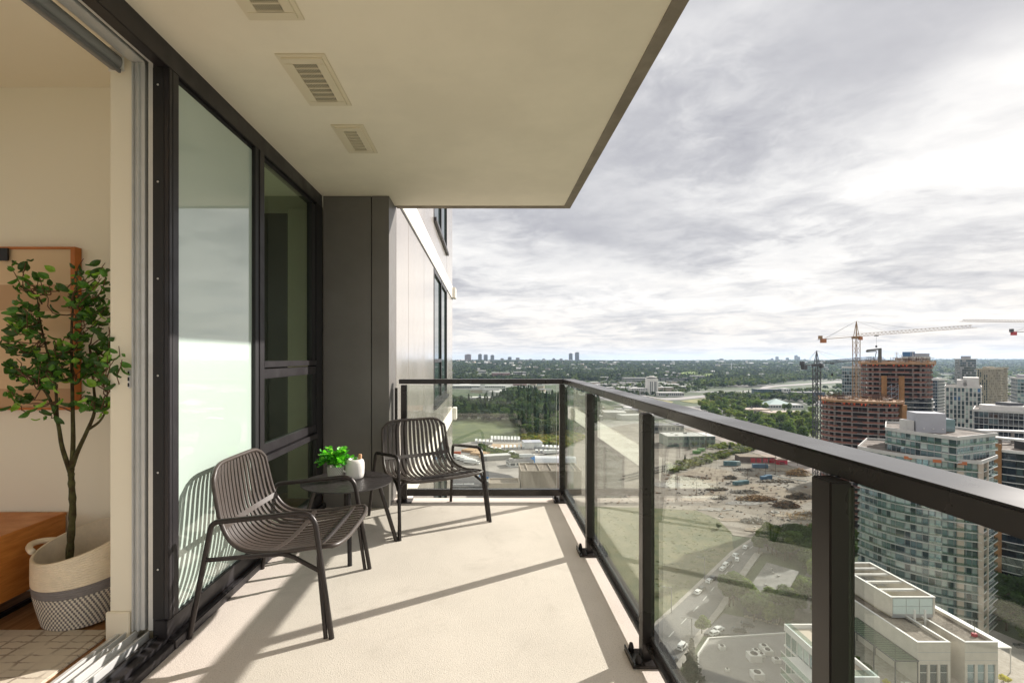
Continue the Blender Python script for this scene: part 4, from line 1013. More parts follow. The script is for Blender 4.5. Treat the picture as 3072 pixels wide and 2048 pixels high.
def tower(name, label, poly, ztop, fh=2.9, zbot=None, out=.6, slab=t_slab, mats=None, wts=(.5,.3,.2), bay=1.8, mull=t_mull, mw=.10, nind=0, slab_t=.28, seed=1, roof=t_roofg, parapet=.9, pane_h=.8, cat='tower', group=None, rail=False, piers=None, nearcut=None):
    zbot = GZ if zbot is None else zbot; poly = ccw(poly); cx = sum(p[0] for p in poly)/len(poly); cy = sum(p[1] for p in poly)/len(poly)
    poly = [(p[0]-cx, p[1]-cy) for p in poly]; T = thing(name, label, cat, (cx, cy, zbot), 0, group); H = ztop-zbot
    mats = mats or [t_glass, t_glass2, t_blind]; rn = random.Random(seed)
    part('glass_wall', MB().prism(poly, 0, H-.3), mats[0], T)
    nf_ = int(H/fh); z0 = H-nf_*fh
    sm = MB().prism(off(poly, out), -slab_t, 0).mesh('floor_slab', slab)
    for k in range(nf_+1): link('floor_slab', sm, T, (0, 0, z0+k*fh-.002))
    pr = per(poly, bay); mb = MB(); pn = MB(); ind = 0; pms = None
    for (a, b_, nn) in pr:
        p = a+nn*.05; mb.box((p.x-mw, p.y-mw, 0), (p.x+mw, p.y+mw, H-slab_t-.01))
    # panes; those of the top floors facing the camera stand as single parts
    to = Vector((-cx, -cy, 0)).normalized(); allp = []
    for k in range(nf_):
        zf = z0+k*fh
        for (a, b_, nn) in pr: allp.append((k, zf, a, b_, nn))
    allp.sort(key=lambda q_: (-(q_[4].dot(to) > .1), -q_[0]))
    cache = {}
    for (k, zf, a, b_, nn) in allp:
        mi = rn.choices(range(len(mats)), wts[:len(mats)])[0]; d = (b_-a); L = d.length; d = d/L; e = .14; zz0 = zf+fh*(1-pane_h)*.5; zz1 = zf+fh-slab_t-.05
        c = (a+b_)/2+nn*(.035+rn.uniform(0,.02))
        if ind < nind:
            key = (round(L,1), mi); ang = math.atan2(d.y, d.x)
            if key not in cache: cache[key] = MB().box((-L/2+e,-.03,0),(L/2-e,.03,zz1-zz0)).mesh('window_pane', mats[mi])
            o = link('window_pane', cache[key], T, (c.x, c.y, zz0)); o.rotation_euler = (rn.uniform(-.006,.006), 0, ang+rn.uniform(-.006,.006)); ind += 1
        else:
            pn.cur = mi; pn.rbox((c.x, c.y, (zz0+zz1)/2), (L-2*e, .06, zz1-zz0), math.atan2(d.y, d.x)+rn.uniform(-.006,.006))
    if nind < len(allp): part('window_panes', pn, mats, T, stuff=True)
    part('mullions', mb, mull, T, stuff=True)
    if rail:
        b = MB(); po = off(poly, out-.08)
        for k in range(nf_):
            zf = z0+k*fh
            for (a, b_, nn) in per(po, 60):
                if rail == 'some' and rn.random() < .3: continue
                d = (b_-a); c = (a+b_)/2; b.rbox((c.x, c.y, zf+.5), (d.length-.05, .04, .9), math.atan2(d.y, d.x))
        part('balcony_glass', b, t_rail, T, stuff=True)
    if piers:
        for (x, y, w, d, rz, m_) in piers: b = MB(); b.rbox((x-cx, y-cy, H/2-.2), (w, d, H+.3), rz); part('pier', b, m_, T)
    ring = MB(); po = off(poly, out); pi_ = off(poly, out-.35); n = len(po)
    for i in range(n):
        j = (i+1) % n; A, B_, C_, D_ = po[i], po[j], pi_[j], pi_[i]
        ring.add([(A[0],A[1],H),(B_[0],B_[1],H),(C_[0],C_[1],H),(D_[0],D_[1],H),(A[0],A[1],H+parapet),(B_[0],B_[1],H+parapet),(C_[0],C_[1],H+parapet),(D_[0],D_[1],H+parapet)], [(0,1,5,4),(3,7,6,2),(4,5,6,7)])
    part('parapet', ring, slab, T); part('roof_surface', MB().prism(off(poly, out-.36), H, H+.12), roof, T)
    T['_H'] = H; return T, (cx, cy), H
def tbox(T, c, name, x0, y0, x1, y1, z0, z1, m):   # world coordinates box as part of T
    l = T.location; return part(name, MB().box((x0-l.x,y0-l.y,z0-l.z),(x1-l.x,y1-l.y,z1-l.z)), m, T)
# T1 near condominium (terraced top)
def arc(P_, n):
    return [(q.x, q.y) for q in spline([(*p,0) for p in P_], n)]
front = arc([(143,190),(144.5,181),(148,174),(154.5,168),(161.7,164)], 12)
body = front+[(175.8,173),(176,200),(160,208)]
B1, c_, H_ = tower('glass_condominium', 'tall pale green glass condominium with stacked balconies, nearest tower behind the railing', body, EYE-34.6, 2.85, None, 1.1, t_slab, None, (.26,.38,.36), 1.9, t_mull, .08, 300, rail=True, seed=3, piers=[(157.6,165.9,1.7,1.5,R(-30),t_stone),(161.9,163.4,1.3,1.3,R(-30),t_stone),(166.6,166.6,1.2,1.6,R(32),t_stone)])
top = [(150.5,187.0),(152.0,174.5),(155.2,164.6),(177.0,173.6),(177,199),(163.5,203)]
T1b, c_, H_ = tower('condominium_crown', 'three storey glazed top of the nearest condominium with gravel roof and grey machine block', top, EYE-27.0, 2.5, EYE-34.55, .7, t_slab, None, (.25,.45,.30), 1.9, t_mull, .08, 110, rail='some', seed=5, cat='penthouse')
for o in (T1b,):
    b = MB(); b.rbox((0,0,0), (.1,.1,.1))
lx, ly = T1b.location.x, T1b.location.y
b = MB(); b.rbox((159.6-lx, 181-ly, H_+3.6), (8.6, 7.0, 6.9), R(-18)); mech = part('machine_block', b, t_mech, T1b)
b = MB(); b.rbox((166.0-lx, 184-ly, H_+2.4), (8.0, 7.0, 4.4), R(-18)); part('machine_block', b, t_glass2, T1b)
b = MB(); b.rbox((151.5-lx+2.4, 181.0-ly+1.5, H_+2.2), (2.4, 5.0, 4.0), R(-18)); part('machine_block', b, t_slab, T1b)
for k in range(3): b = MB(); b.rbox((156.4+2.6*k-lx, 178.1-.85*k-ly, H_+1.6), (.45,.12,.3), R(-18)); part('roof_vent', b, t_slabw, T1b)
b = MB(); b.rbox((0,0,0),(2.2,.2,1.0)); po_ = b.mesh('orange_panel', mat('orange_panel', (.45,.14,.05), .7))
for x, y in ((147.6,174.6),(152.6,169.0),(157.9,165.6)): o = link('orange_panel', po_, B1, (x-B1.location.x-.6, y-B1.location.y-.9, EYE-34.6-GZ-.3)); o.rotation_euler.z = R(-35)
# construction towers
c_slab = mat('raw_concrete', (.34,.31,.28), .9, var=.15, vscale=.3); c_form = mat('formwork_timber', (.33,.19,.10), .85, var=.2, vscale=.5); c_net = mat('brown_guard', (.22,.09,.065), .8, var=.2, vscale=.5); c_red = mat('orange_net', (.75,.10,.03), .7, var=.3, vscale=.6)
c_col = mat('concrete_column', (.22,.195,.175), .9, var=.1, vscale=.3); c_orange = mat('hoist_orange', (.30,.15,.055), .8, var=.15, vscale=.4); c_rebar = mat('rusty_rebar', (.09,.05,.035), .9)
def construction(name, label, poly, ztop, fh, nfl, seed, glass_below=None, colstep=5.6):
    rn = random.Random(seed); poly = ccw(poly); cx = sum(p[0] for p in poly)/len(poly); cy = sum(p[1] for p in poly)/len(poly); poly = [(p[0]-cx,p[1]-cy) for p in poly]
    T = thing(name, label, 'tower', (cx, cy, GZ)); H = ztop-GZ
    sm = MB().prism(poly, -.26, 0).mesh('floor_slab', c_slab); pr = per(off(poly, -.9), colstep)
    n = int(H/fh); z0 = H-n*fh
    part('core_painted_shade', MB().prism(off(poly, -3.8), 0, H), t_dark, T)  # solid core coloured near black as the shade inside the open floors
    cb = MB()
    for (a, b_, nn) in pr: cb.rbox((a.x, a.y, H/2-.2), (.85,.5,H-.4), math.atan2(nn.y, nn.x)+R(90))
    part('columns', cb, c_col, T)
    pg = per(off(poly, -.12), 2.2)
    for k in range(1, n+1):
        zf = z0+k*fh; link('floor_slab', sm, T, (0,0,zf-.001))
        if k == n: break
        gb = MB()
        for (a, b_, nn) in pg:
            c = (a+b_)/2; L = (b_-a).length; an = math.atan2((b_-a).y, (b_-a).x)
            for zz in (.25,.65,1.1): gb.rbox((c.x,c.y,zf+zz), (L,.06,.11), an)
            gb.rbox((a.x,a.y,zf+.6), (.1,.1,1.3), an)
            if rn.random() < .8: gb.rbox((c.x,c.y,zf+.5), (L*.9,.03,.9), an)
        part('guard_rail', gb, c_net, T)
        pb = MB()
        for _ in range(26):
            i = rn.randrange(len(pr)); a, b_, nn = pr[i]; p = a.lerp(b_, rn.random())-nn*rn.uniform(.5,4); pb.rbox((p.x,p.y,zf+fh/2), (.12,.12,fh-.3))
        part('shoring_posts', pb, c_net if k % 3 else c_col, T)
    # formwork deck, nets and rebar on top
    fb = MB().prism(off(poly, 1.4), 0, .45); part('formwork_deck', fb, c_form, T, loc=(0,0,H))
    rb_ = MB()
    for (a, b_, nn) in per(off(poly, 1.35), 1.6):
        c = (a+b_)/2; an = math.atan2((b_-a).y, (b_-a).x); rb_.rbox((a.x,a.y,H+1.0), (.09,.09,1.3)); rb_.rbox((c.x,c.y,H+1.0), ((b_-a).length*.96,.05,.10+.5*(rn.random()<.4)), an)
        rb_.rbox((c.x,c.y,H-.35), ((b_-a).length*1.02,.12,.9), an)
    part('edge_boards', rb_, c_form, T)
    nb = MB()
    for (a, b_, nn) in per(off(poly, .6), 2.0):
        if rn.random() < .5:
            q_ = rn.uniform(.8,2.1); m_ = (a+b_)/2; nb.add([(a.x,a.y,H-.3),(b_.x,b_.y,H-.3),(m_.x+rn.uniform(-.6,.6),m_.y,H-.4-q_),(m_.x+nn.x*.4,m_.y+nn.y*.4,H-.3)], [(0,1,2),(0,2,3),(3,2,1)])
    part('safety_nets', nb, c_red, T, stuff=True)
    rebar = MB()
    for _ in range(260):
        a, b_, nn = pr[rn.randrange(len(pr))]; p = a.lerp(b_, rn.random())-nn*rn.uniform(.5,12); h = rn.uniform(1.2,4.0); rebar.beam((p.x,p.y,H+.4),(p.x+rn.uniform(-.2,.2),p.y,H+.4+h),.07)
    part('rebar', rebar, c_rebar, T, stuff=True)
    for _ in range(14):
        a, b_, nn = pr[rn.randrange(len(pr))]; p = a.lerp(b_, rn.random())-nn*rn.uniform(2,10); b = MB().rbox((p.x,p.y,H+1.1), (rn.uniform(1,4),rn.uniform(1,3),rn.uniform(.6,1.6)), rn.uniform(0,3)); part('stacked_form', b, rn.choice([c_form,c_slab,c_rebar]), T)
    return T, (cx, cy), H
def oval(cx, cy, a, b_, rz, n=26, p=2.6):
    out = []
    for k in range(n):
        t = 2*math.pi*k/n; c, s = math.cos(t), math.sin(t); x = a*abs(c)**(2/p)*(1 if c > 0 else -1); y = b_*abs(s)**(2/p)*(1 if s > 0 else -1)
        out.append((cx+x*math.cos(rz)-y*math.sin(rz), cy+x*math.sin(rz)+y*math.cos(rz)))
    return out
C1, c1c, C1H = construction('oval_construction_tower', 'lower rounded concrete tower under construction with orange formwork deck, left of the pair', oval(212,283,18.2,13,R(-36)), EYE-24.2, 2.95, 12, 2)
tbox(C1,0,'hoist_panel', 222.5,266.5,225.0,269,GZ,EYE-25.5, c_orange)
tbox(C1,0,'deck_box', 196,283.5,198.6,286.5,EYE-28.6,EYE-24, c_form)
C2, c2c, C2H = construction('tall_construction_tower', 'taller concrete tower under construction with open floors and orange hoist shaft, behind the oval one', oval(259.5,316,17.6,13,R(-38),24,3.4), EYE-3.8, 2.95, 25, 3)
tbox(C2,0,'hoist_panel', 244.6,307.0,246.8,308.6,GZ,EYE-11.5, c_orange); tbox(C2,0,'hoist_panel', 251.2,302.0,253.4,303.6,GZ,EYE-11.5, c_orange)
hb = MB()
for k in range(26):
    z = 2+k*2.9; 
    for x in (-4.4,-1.6,1.6): hb.box((x-.1,-.1,z),(x+.1,.1,z+2.9))
    hb.beam((-4.4,0,z),(-1.6,0,z+2.9),.16); hb.beam((-1.6,0,z),(1.6,0,z+2.9),.16); hb.box((-4.4,-.1,z),(1.6,.1,z+.16))
part('hoist_mast', hb, mat('galvanised_mast', (.42,.46,.52), .5), C2, stuff=True, loc=(250.3-C2.location.x, 305.2-C2.location.y, 0)).rotation_euler.z = R(-38)
# glazed lower storeys on the right of the tall tower
dg = [p for p in oval(259.5,316,17.9,13.3,R(-38),24,3.4)]
part('dark_glazing', MB().prism([(p[0]-C2.location.x,p[1]-C2.location.y) for p in dg], 0, 68.5), t_black, C2)
sm_ = MB().prism([(p[0]*1-C2.location.x,p[1]-C2.location.y) for p in oval(259.5,316,18.3,13.7,R(-38),24,3.4)], 0, .3).mesh('white_slab_edge', t_slabw)
for k in range(23): link('white_slab_edge', sm_, C2, (0,0,2.95*k+1.7))
# placing boom and mast on top
b = MB(); zt = C2H+.4
b.beam((.5,-6,zt),(.5,-6,zt+8.6),1.3); b.beam((1.2,-6,zt+8.6),(-7.5,-6,zt+7.6),1.0); b.beam((-7.5,-6,zt+7.6),(-7.7,-6,zt+6.6),.8); b.beam((-7.6,-6,zt+6.7),(-2,-6,zt+7.2),.6); b.beam((-3,-6,zt+1),(-1.6,-6,zt+7.2),.3)
pb_ = part('placing_boom', b, mat('boom_grey', (.10,.10,.09), .6), C2, loc=(-12,4,0))
for x, y, h in ((-6,-8,6.5),(5.5,-6,7),(8,-4,5),(11,-6,4),(-4,-9,5)):
    b = MB()
    for dx in (-.5,.5):
        for dy in (-.5,.5): b.beam((x+dx,y+dy,zt),(x+dx,y+dy,zt+h),.12)
    for k in range(int(h)): b.beam((x-.5,y-.5,zt+k),(x+.5,y-.5,zt+k+1),.08)
    part('rebar_cage', b, mat('cage_grey', (.42,.40,.38), .7), C2, stuff=True)
b = MB().box((6,-2,zt),(20,8,zt+2.6)); part('roof_form', b, c_slab, C2); b = MB().box((5,-3,zt+2.6),(22,9,zt+3.0)); part('roof_form', b, t_slab, C2)
# other towers: (name,label, px0,px1, ytop, Y, depth, kwargs)
def simple(name, label, x0, x1, yt, Y, dep, fh=2.9, rz=0, ped=None, **k):
    xm = (x0+x1)/2; ph = math.atan((xm-VX)/F); w = Y*math.cos(ph)*(x1-x0)/F; zt = EYE-(yt-VY)/F*Y; cs, sn = math.cos(ph), math.sin(ph)
    w_ = w/(math.cos(rz)+abs(math.sin(rz))*dep/w) if rz else w
    T, c, H = tower(name, label, rect(Y*math.tan(ph)+dep/2*sn, Y+dep/2*cs, w_, dep, rz-ph), zt, fh, **k)
    if ped:
        for (a, b_, h, m_) in ped:
            b = MB().box((-w_/2+w_*a,-dep*.3,H),(-w_/2+w_*b_,dep*.3,H+h)); o = part('machine_block', b, m_, T); o.rotation_euler.z = rz-ph
    return T
simple('blue_office_tower','blue grey office tower top showing just behind the tall construction tower',2706,2790,1072,440,24,3.3,ped=[(0,.46,5,t_blue),(.46,.98,3.6,t_mech)],bay=1.8,mats=[t_blue,t_glass],wts=(.6,.4),seed=6,out=.2)
simple('teal_office_tower','teal glass office block with white bands left behind the yellow crane mast',2526,2590,1103,480,22,3.3,ped=[(.55,.95,3,t_mech)],bay=1.8,mats=[t_glass2,t_glass],wts=(.6,.4),slab=t_slabw,seed=7,out=.25)
simple('grey_residential_tower','grey blue apartment tower with pale centre strip, tallest on the right skyline',2866,2926,1078,600,22,2.9,rz=R(12),ped=[(.3,.75,4.2,t_mech)],bay=1.8,mats=[t_glass,t_mech],wts=(.65,.35),seed=8,out=1.0,rail=False)
simple('tan_apartment_tower','tan concrete apartment tower with stacked balconies',2940,2996,1108,540,24,2.8,rz=R(-25),ped=[(.2,.6,3,t_tan),(.6,.9,2,t_tan)],bay=1.8,mats=[t_glass,t_tan],wts=(.55,.45),slab=t_tan,seed=9,out=1.3,mull=t_tan,mw=.3)
simple('tan_apartment_tower','second tan apartment tower joined behind the first, slightly to the right',2974,3014,1104,575,22,2.8,rz=R(-25),bay=1.8,mats=[t_glass,t_tan],wts=(.55,.45),slab=t_tan,seed=10,out=1.3,mull=t_tan,mw=.3)
simple('green_glass_tower','green glass apartment tower at the right edge of the photograph',3034,3110,1136,400,26,2.9,rz=R(8),ped=[(.2,.7,3,t_mech)],bay=1.8,mats=[t_glass2,t_glass,t_blind],wts=(.5,.35,.15),slab=t_slabw,seed=11,out=1.0)
simple('navy_apartment_tower','slim navy apartment tower between the tall construction tower and the white one',2796,2830,1140,470,20,2.9,rz=R(-15),ped=[(.2,.8,2,t_slabw)],bay=1.8,mats=[t_black,t_glass],wts=(.6,.4),slab=t_slabw,seed=12,out=1.4)
simple('white_framed_tower','white framed tower with blue glass centre and white penthouse behind the near condominium',2836,2942,1162,330,24,2.9,ped=[(.32,.62,4.8,t_slabw),(.5,.95,6.5,t_slabw)],bay=1.8,mats=[t_glass,t_blind,t_blue],wts=(.6,.32,.08),slab=t_slabw,seed=13,out=.5,mull=t_slabw,mw=.22)
T_ = simple('low_grey_block','low dark grey block with a curved white roof screen',2920,3100,1236,250,26,3.2,bay=1.8,mats=[t_black,t_glass],wts=(.7,.3),seed=14,out=.5)
H_ = T_['_H']; part('roof_screen', MB().prism(oval(0,0,9,5,R(-45),20,2.2), H_+.2, H_+2.6), t_slabw, T_); part('machine_block', MB().prism(oval(2,-1,5,3,R(-45),4,8), H_+2.6, H_+4.2), mat('roof_plant_dark', (.08,.08,.09), .7), T_)
# dark curved tower with white slab lines
dk = oval(232.0,200,30,17,R(-25),28,2.3)
T_, c_, H_ = tower('dark_curved_tower', 'dark curved glass tower with thin white floor lines and open ring roof', dk, EYE-37.5, 2.95, None, .55, t_slabw, [t_black,t_glass], (.85,.15), 2.2, t_dark, .05, 0, .22, 15)
ringb = MB()
po = oval(0,0,31,18,R(-25),40,2.3); pi_ = oval(0,0,27.5,14.8,R(-25),40,2.3); n_ = len(po)
for i in range(n_):
    j = (i+1) % n_; A,B_,C_,D_ = po[i],po[j],pi_[j],pi_[i]; z0_, z1_ = H_+5.0, H_+5.6
    ringb.add([(A[0],A[1],z0_),(B_[0],B_[1],z0_),(C_[0],C_[1],z0_),(D_[0],D_[1],z0_),(A[0],A[1],z1_),(B_[0],B_[1],z1_),(C_[0],C_[1],z1_),(D_[0],D_[1],z1_)], [(0,1,5,4),(3,7,6,2),(4,5,6,7),(0,3,2,1)])
part('ring_roof', ringb, t_slabw, T_)
cb = MB()
for i in range(0, n_, 4): cb.box((pi_[i][0]-.4,pi_[i][1]-.4,H_),(pi_[i][0]+.4,pi_[i][1]+.4,H_+5.0))
part('ring_columns', cb, c_col, T_)
part('machine_block', MB().box((-14,-5,H_),(12,6,H_+3.2)), t_dark, T_)
b = MB().box((0,0,0),(2.6,3.5,H_+3)); o = part('hoist_panel', b, c_orange, T_, loc=(-29.5,-1.5,0)); 
b = MB().box((0,0,0),(2.2,3.5,H_+4)); o = part('service_core', b, c_col, T_, loc=(-32,.5,0))
# ---------------------------------------------------------------- cranes
def crane(name, label, base, ztop, apex, jib, cjib, w, cols, tk=1.0, jh=1.6, tiltz=0, cab=True, hook=.15):
    T = thing(name, label, 'crane', base); H = ztop-base[2]; m1, m2, m3 = cols
    b = MB(); h = w/2; st = w*1.1; n = int(H/st)
    for dx in (-h,h):
        for dy in (-h,h): b.beam((dx,dy,0),(dx,dy,H),.34*tk)
    for k in range(n):
        z = k*st; s = 1 if k % 2 else -1
        for (A, B_) in (((-h,-h),(h,-h)),((h,-h),(h,h)),((h,h),(-h,h)),((-h,h),(-h,-h))):
            b.beam((A[0],A[1],z),(B_[0],B_[1],z),.17*tk)
            P0, P1 = (A, B_) if s > 0 else (B_, A); b.beam((P0[0],P0[1],z),(P1[0],P1[1],z+st),.18*tk)
    part('mast', b, m1, T)
    part('slewing_unit', MB().box((-h*1.3,-h*1.3,H),(h*1.3,h*1.3,H+1.4)), m1, T)
    b = MB()
    for dx in (-h*.7,h*.7): 
        for dy in (-h*.7,h*.7): b.beam((dx,dy,H+1.4),(0,0,H+1.4+apex),.24)
    for k in range(1, 5):
        q = h*.7*(1-k/5); z = H+1.4+apex*k/5; b.beam((-q,-q,z),(q,-q,z),.12); b.beam((-q,q,z),(q,q,z),.12); b.beam((-q,-q,z),(q,q,z),.12)
    part('tower_head', b, m1, T)
    jd = Vector((jib[0],jib[1],0)); L = jd.length; jd.normalize(); sd_ = Vector((-jd.y,jd.x,0)); z = H+1.2; rise = jib[2]
    P = lambda u, s, t: jd*u+sd_*s+Vector((0,0,z+t+rise*u/L))
    b = MB(); st = jh*1.3; n = int(L/st)
    b.beam(P(0,-.7,0),P(L,-.7,0),.2); b.beam(P(0,.7,0),P(L,.7,0),.2); b.beam(P(0,0,jh),P(L-2,0,jh),.2)
    for k in range(n):
        u = k*st
        for s in (-.7,.7): b.beam(P(u,s,0),P(u+st/2,0,jh),.11); b.beam(P(u+st/2,0,jh),P(u+st,s,0),.11)
    part('jib', b, m2, T)
    cl = cjib; Q = lambda u, s, t: -jd*u+sd_*s+Vector((0,0,z+t-rise*u/L*1.0))
    b = MB(); b.beam(Q(0,-.7,0),Q(cl,-.7,0),.3); b.beam(Q(0,.7,0),Q(cl,.7,0),.3)
    for k in range(int(cl/2)): b.beam(Q(2*k,-.7,.1),Q(2*k+2,.7,.1),.14); b.beam(Q(2*k,-.8,1),Q(2*k+2,-.8,1),.08)
    part('counter_jib', b, m1, T)
    b = MB().rbox(tuple(Q(cl-2.6,0,-.9)), (2.6,1.8,2.4), math.atan2(jd.y,jd.x)); part('counterweight', b, m3, T)
    b = MB().rbox(tuple(Q(cl-1,0,1.2)), (1.6,1.6,1.8), math.atan2(jd.y,jd.x)); part('winch', b, m1, T)
    b = MB(); ap = Vector((0,0,H+1.4+apex)); b.beam(ap,P(L*.52,0,jh),.09); b.beam(ap,P(L*.25,0,jh),.07); b.beam(ap,Q(cl-3,-.6,.1),.09); b.beam(ap,Q(cl-3,.6,.1),.09)
    part('tie_rods', b, t_mull, T)
    if cab: part('cab', MB().rbox((sd_.x*-1.6+jd.x*1.2, sd_.y*-1.6+jd.y*1.2, H+.2), (1.6,1.5,1.9), math.atan2(jd.y,jd.x)), m3 if m3 else m1, T)
    b = MB(); p = P(L*hook,0,0); b.beam(p,p-Vector((0,0,6)),.06); b.rbox(tuple(p-Vector((0,0,6.4))), (.7,.5,1.2)); b.rbox(tuple(p-Vector((0,0,.3))), (1.6,1.4,.5)); part('hook_block', b, t_dark, T)
    return T
k_yel = mat('crane_ochre', (.30,.185,.095), .6); k_pale = mat('crane_pale_jib', (.50,.42,.36), .6); k_org = mat('crane_orange', (.40,.15,.06), .6); k_grey = mat('crane_dark_grey', (.07,.07,.075), .6); k_red = mat('crane_red', (.50,.05,.06), .6)
p = wp(2569,1071,284); crane('tower_crane', 'ochre lattice tower crane with long pale jib standing between the two construction towers', (p.x,p.y,EYE-23.7), EYE+(1071-1016)/F*284, 8.6, (62,-6,4.8), 20.3, 2.5, (k_yel,k_pale,k_org), .7, hook=.17)
p = wp(2450,1071,262); crane('tower_crane', 'dark grey lattice tower crane left of the construction towers with its jib pointing away', (p.x,p.y,GZ), EYE-(1097-1071)/F*262-.4, 7.0, (46,20,2.6), 12.5, 2.5, (k_grey,k_grey,k_grey), hook=.25)
p = wp(3140,1071,330); crane('tower_crane', 'crane at the right edge of which only the red counterweight end shows', (p.x,p.y,GZ), EYE+(1071-1000)/F*330, 8, (60,5,1.0), 26.5, 2.5, (k_grey,k_grey,k_red))
p = wp(3300,1071,380); crane('tower_crane', 'crane beyond the right edge with its thin jib reaching into the sky', (p.x,p.y,GZ), EYE+(1071-974)/F*380, 8, (-97,10,2.0), 18, 2.5, (k_grey,k_pale,k_org))
# far slender flagpole-like crane on the upland
p = gp(2194,1114); b = MB(); b.beam((0,0,0),(0,0,52),3.0); b.beam((-62,0,46),(28,0,46),2.2); o = part('far_crane', b, mat('far_crane_white', (.6,.6,.6), .7), loc=tuple(p)); tag(o, 'tiny white tower crane far off on the wooded upland', 'crane')
# ---------------------------------------------------------------- skyline towers
sk_m = [mat('far_tower_grey', (.16,.15,.15), .8, var=.1, vscale=.05), mat('far_tower_pink', (.30,.20,.19), .8, var=.1, vscale=.05), mat('far_tower_dark', (.07,.075,.09), .6), mat('far_tower_tan', (.30,.27,.24), .8)]
sk = [(1404,19,1062,1,'broad pinkish block, leftmost on the skyline'),(1440,11,1061,0,'first of three grey slabs left on the skyline'),(1457,12,1063,0,'second of three grey slabs left on the skyline'),(1477,11,1064,0,'third of three grey slabs left on the skyline'),
      (1506,10,1074,3,'short pale block after the three slabs'),(1529,11,1070,0,'grey tower midway between the slabs and the dark pair'),(1553,11,1072,3,'pale square tower right of the lone grey one'),(1579,8,1078,3,'very low pale block among firs on the skyline'),(1591,9,1076,3,'low block left of the gap in the skyline'),
      (1631,8,1075,0,'small tower right of the gap in the skyline'),(1661,8,1074,0,'second small tower right of the gap'),(1683,9,1075,3,'pale small tower just left of the dark pair'),(1698,10,1078,3,'low wide block touching the dark pair'),(1712,10,1059,2,'left one of the two tall dark towers'),(1731,11,1056,2,'right and taller of the two tall dark towers'),
      (2164,10,1075,0,'lone grey block on the middle of the horizon'),(2316,6,1074,0,'first tiny tower of the distant right cluster'),(2331,7,1069,0,'second tiny tower of the distant right cluster'),(2345,8,1078,3,'low tiny block of the distant right cluster'),(2362,7,1072,0,'third tiny tower of the distant right cluster'),(2388,7,1065,0,'tallest tiny tower of the distant right cluster'),(2396,6,1069,0,'tiny tower touching the tallest of the right cluster'),(2414,6,1076,3,'last tiny tower of the distant right cluster')]
for (x, w, yt, mi, lab) in sk:
    Y = 6300 if x < 2000 else 8200; X = (x-VX)/F*Y; W = w/F*Y; zt = EYE-(yt-VY)/F*Y; zb = hgt(X, Y)-4
    T = thing('skyline_tower', lab, 'tower', (X, Y, zb), group='towers along the far skyline'); H = zt-zb
    part('block', MB().box((-W/2,-W*.4,0),(W/2,W*.4,H-6)), sk_m[mi], T); part('penthouse', MB().box((-W*.22,-W*.2,H-6),(W*.3,W*.2,H)), sk_m[mi], T)
    b = MB(); nn_ = 4
    for k in range(int(H/9)): b.box((-W*.46,-W*.4-.6,4+9*k),(W*.46,-W*.4,7+9*k))
    part('window_band', b, sk_m[2] if mi != 2 else sk_m[0], T)
# ---------------------------------------------------------------- low buildings
w_white = mat('low_white_wall', (.62,.60,.56), .8, var=.06, vscale=.1); w_grey = mat('low_grey_wall', (.32,.31,.29), .85, var=.1, vscale=.1); w_tan = mat('low_tan_wall', (.45,.38,.30), .85, var=.08, vscale=.15); w_brick = mat('low_brick_wall', (.26,.13,.09), .85, var=.1, vscale=.2)
r_white = mat('pale_roof', (.50,.49,.47), .8, var=.1, vscale=.05); r_grey = mat('grey_roof', (.17,.165,.17), .9, var=.12, vscale=.1); r_dark = mat('dark_roof', (.085,.082,.085), .9, var=.15, vscale=.15); w_win = mat('low_window', (.03,.045,.06), .12, spec=.8)
def low(name, label, pos, w, d, h, rz=0, wall=w_white, roof=r_white, rows=1, group=None, units=0, cat='building', win=True, z=None, seed=0):
    T = thing(name, label, cat, pos, rz, group); rn = random.Random(seed+int(w*7+d*3))
    part('wall', MB().box((-w/2,0,-1),(w/2,d,h)), wall, T)
    part('roof', MB().box((-w/2-.2,-.2,h+.01),(w/2+.2,d+.2,h+.35)), roof, T)
    if win:
        for r_ in range(rows):
            zz = h*(r_+.35)/rows; hh = h/rows*.45; n = max(2, int(w/5))
            if w*h > 260 and n <= 14:
                for k in range(n): x = -w/2+w*(k+.5)/n; part('window', MB().box((x-w/n*.36,-.1,zz),(x+w/n*.36,.02,zz+hh)), w_win, T)
            else:
                b = MB()
                for k in range(n): x = -w/2+w*(k+.5)/n; b.box((x-w/n*.38,-.12,zz),(x+w/n*.38,.02,zz+hh))
                b.box((-w/2-.12,d*.1,zz),(-w/2+.02,d*.9,zz+hh)); part('window_row', b, w_win, T, stuff=True)
    for k in range(units):
        x = rn.uniform(-w*.4,w*.4); y = rn.uniform(d*.15,d*.85); s = rn.uniform(.7,1.6); part('roof_unit', MB().box((x-s,y-s*.7,h+.36),(x+s,y+s*.7,h+.36+s*.9)), rn.choice([w_white,w_grey]), T)
    return T
low('white_tower_block','white concrete tower with dark vertical slits and round crown beside the highway',tuple(gp(1959,1184)),26,20,40,0,w_white,r_white,win=False)
T = COL.objects['white_tower_block']
for x in (-6,-2,4.5,7.5): part('window_strip', MB().box((x-.9,-.25,3),(x+.9,.05,33)), w_win, T)
part('crown_ring', MB().lathe([(11,40.4),(11,43),(13,43.2),(13,44.5),(6,44.6),(6,47),(0,47)], (0,10,0), 24), w_white, T)
part('crown_windows', MB().lathe([(11.15,41),(11.15,42.6)], (0,10,0), 24), w_win, T)
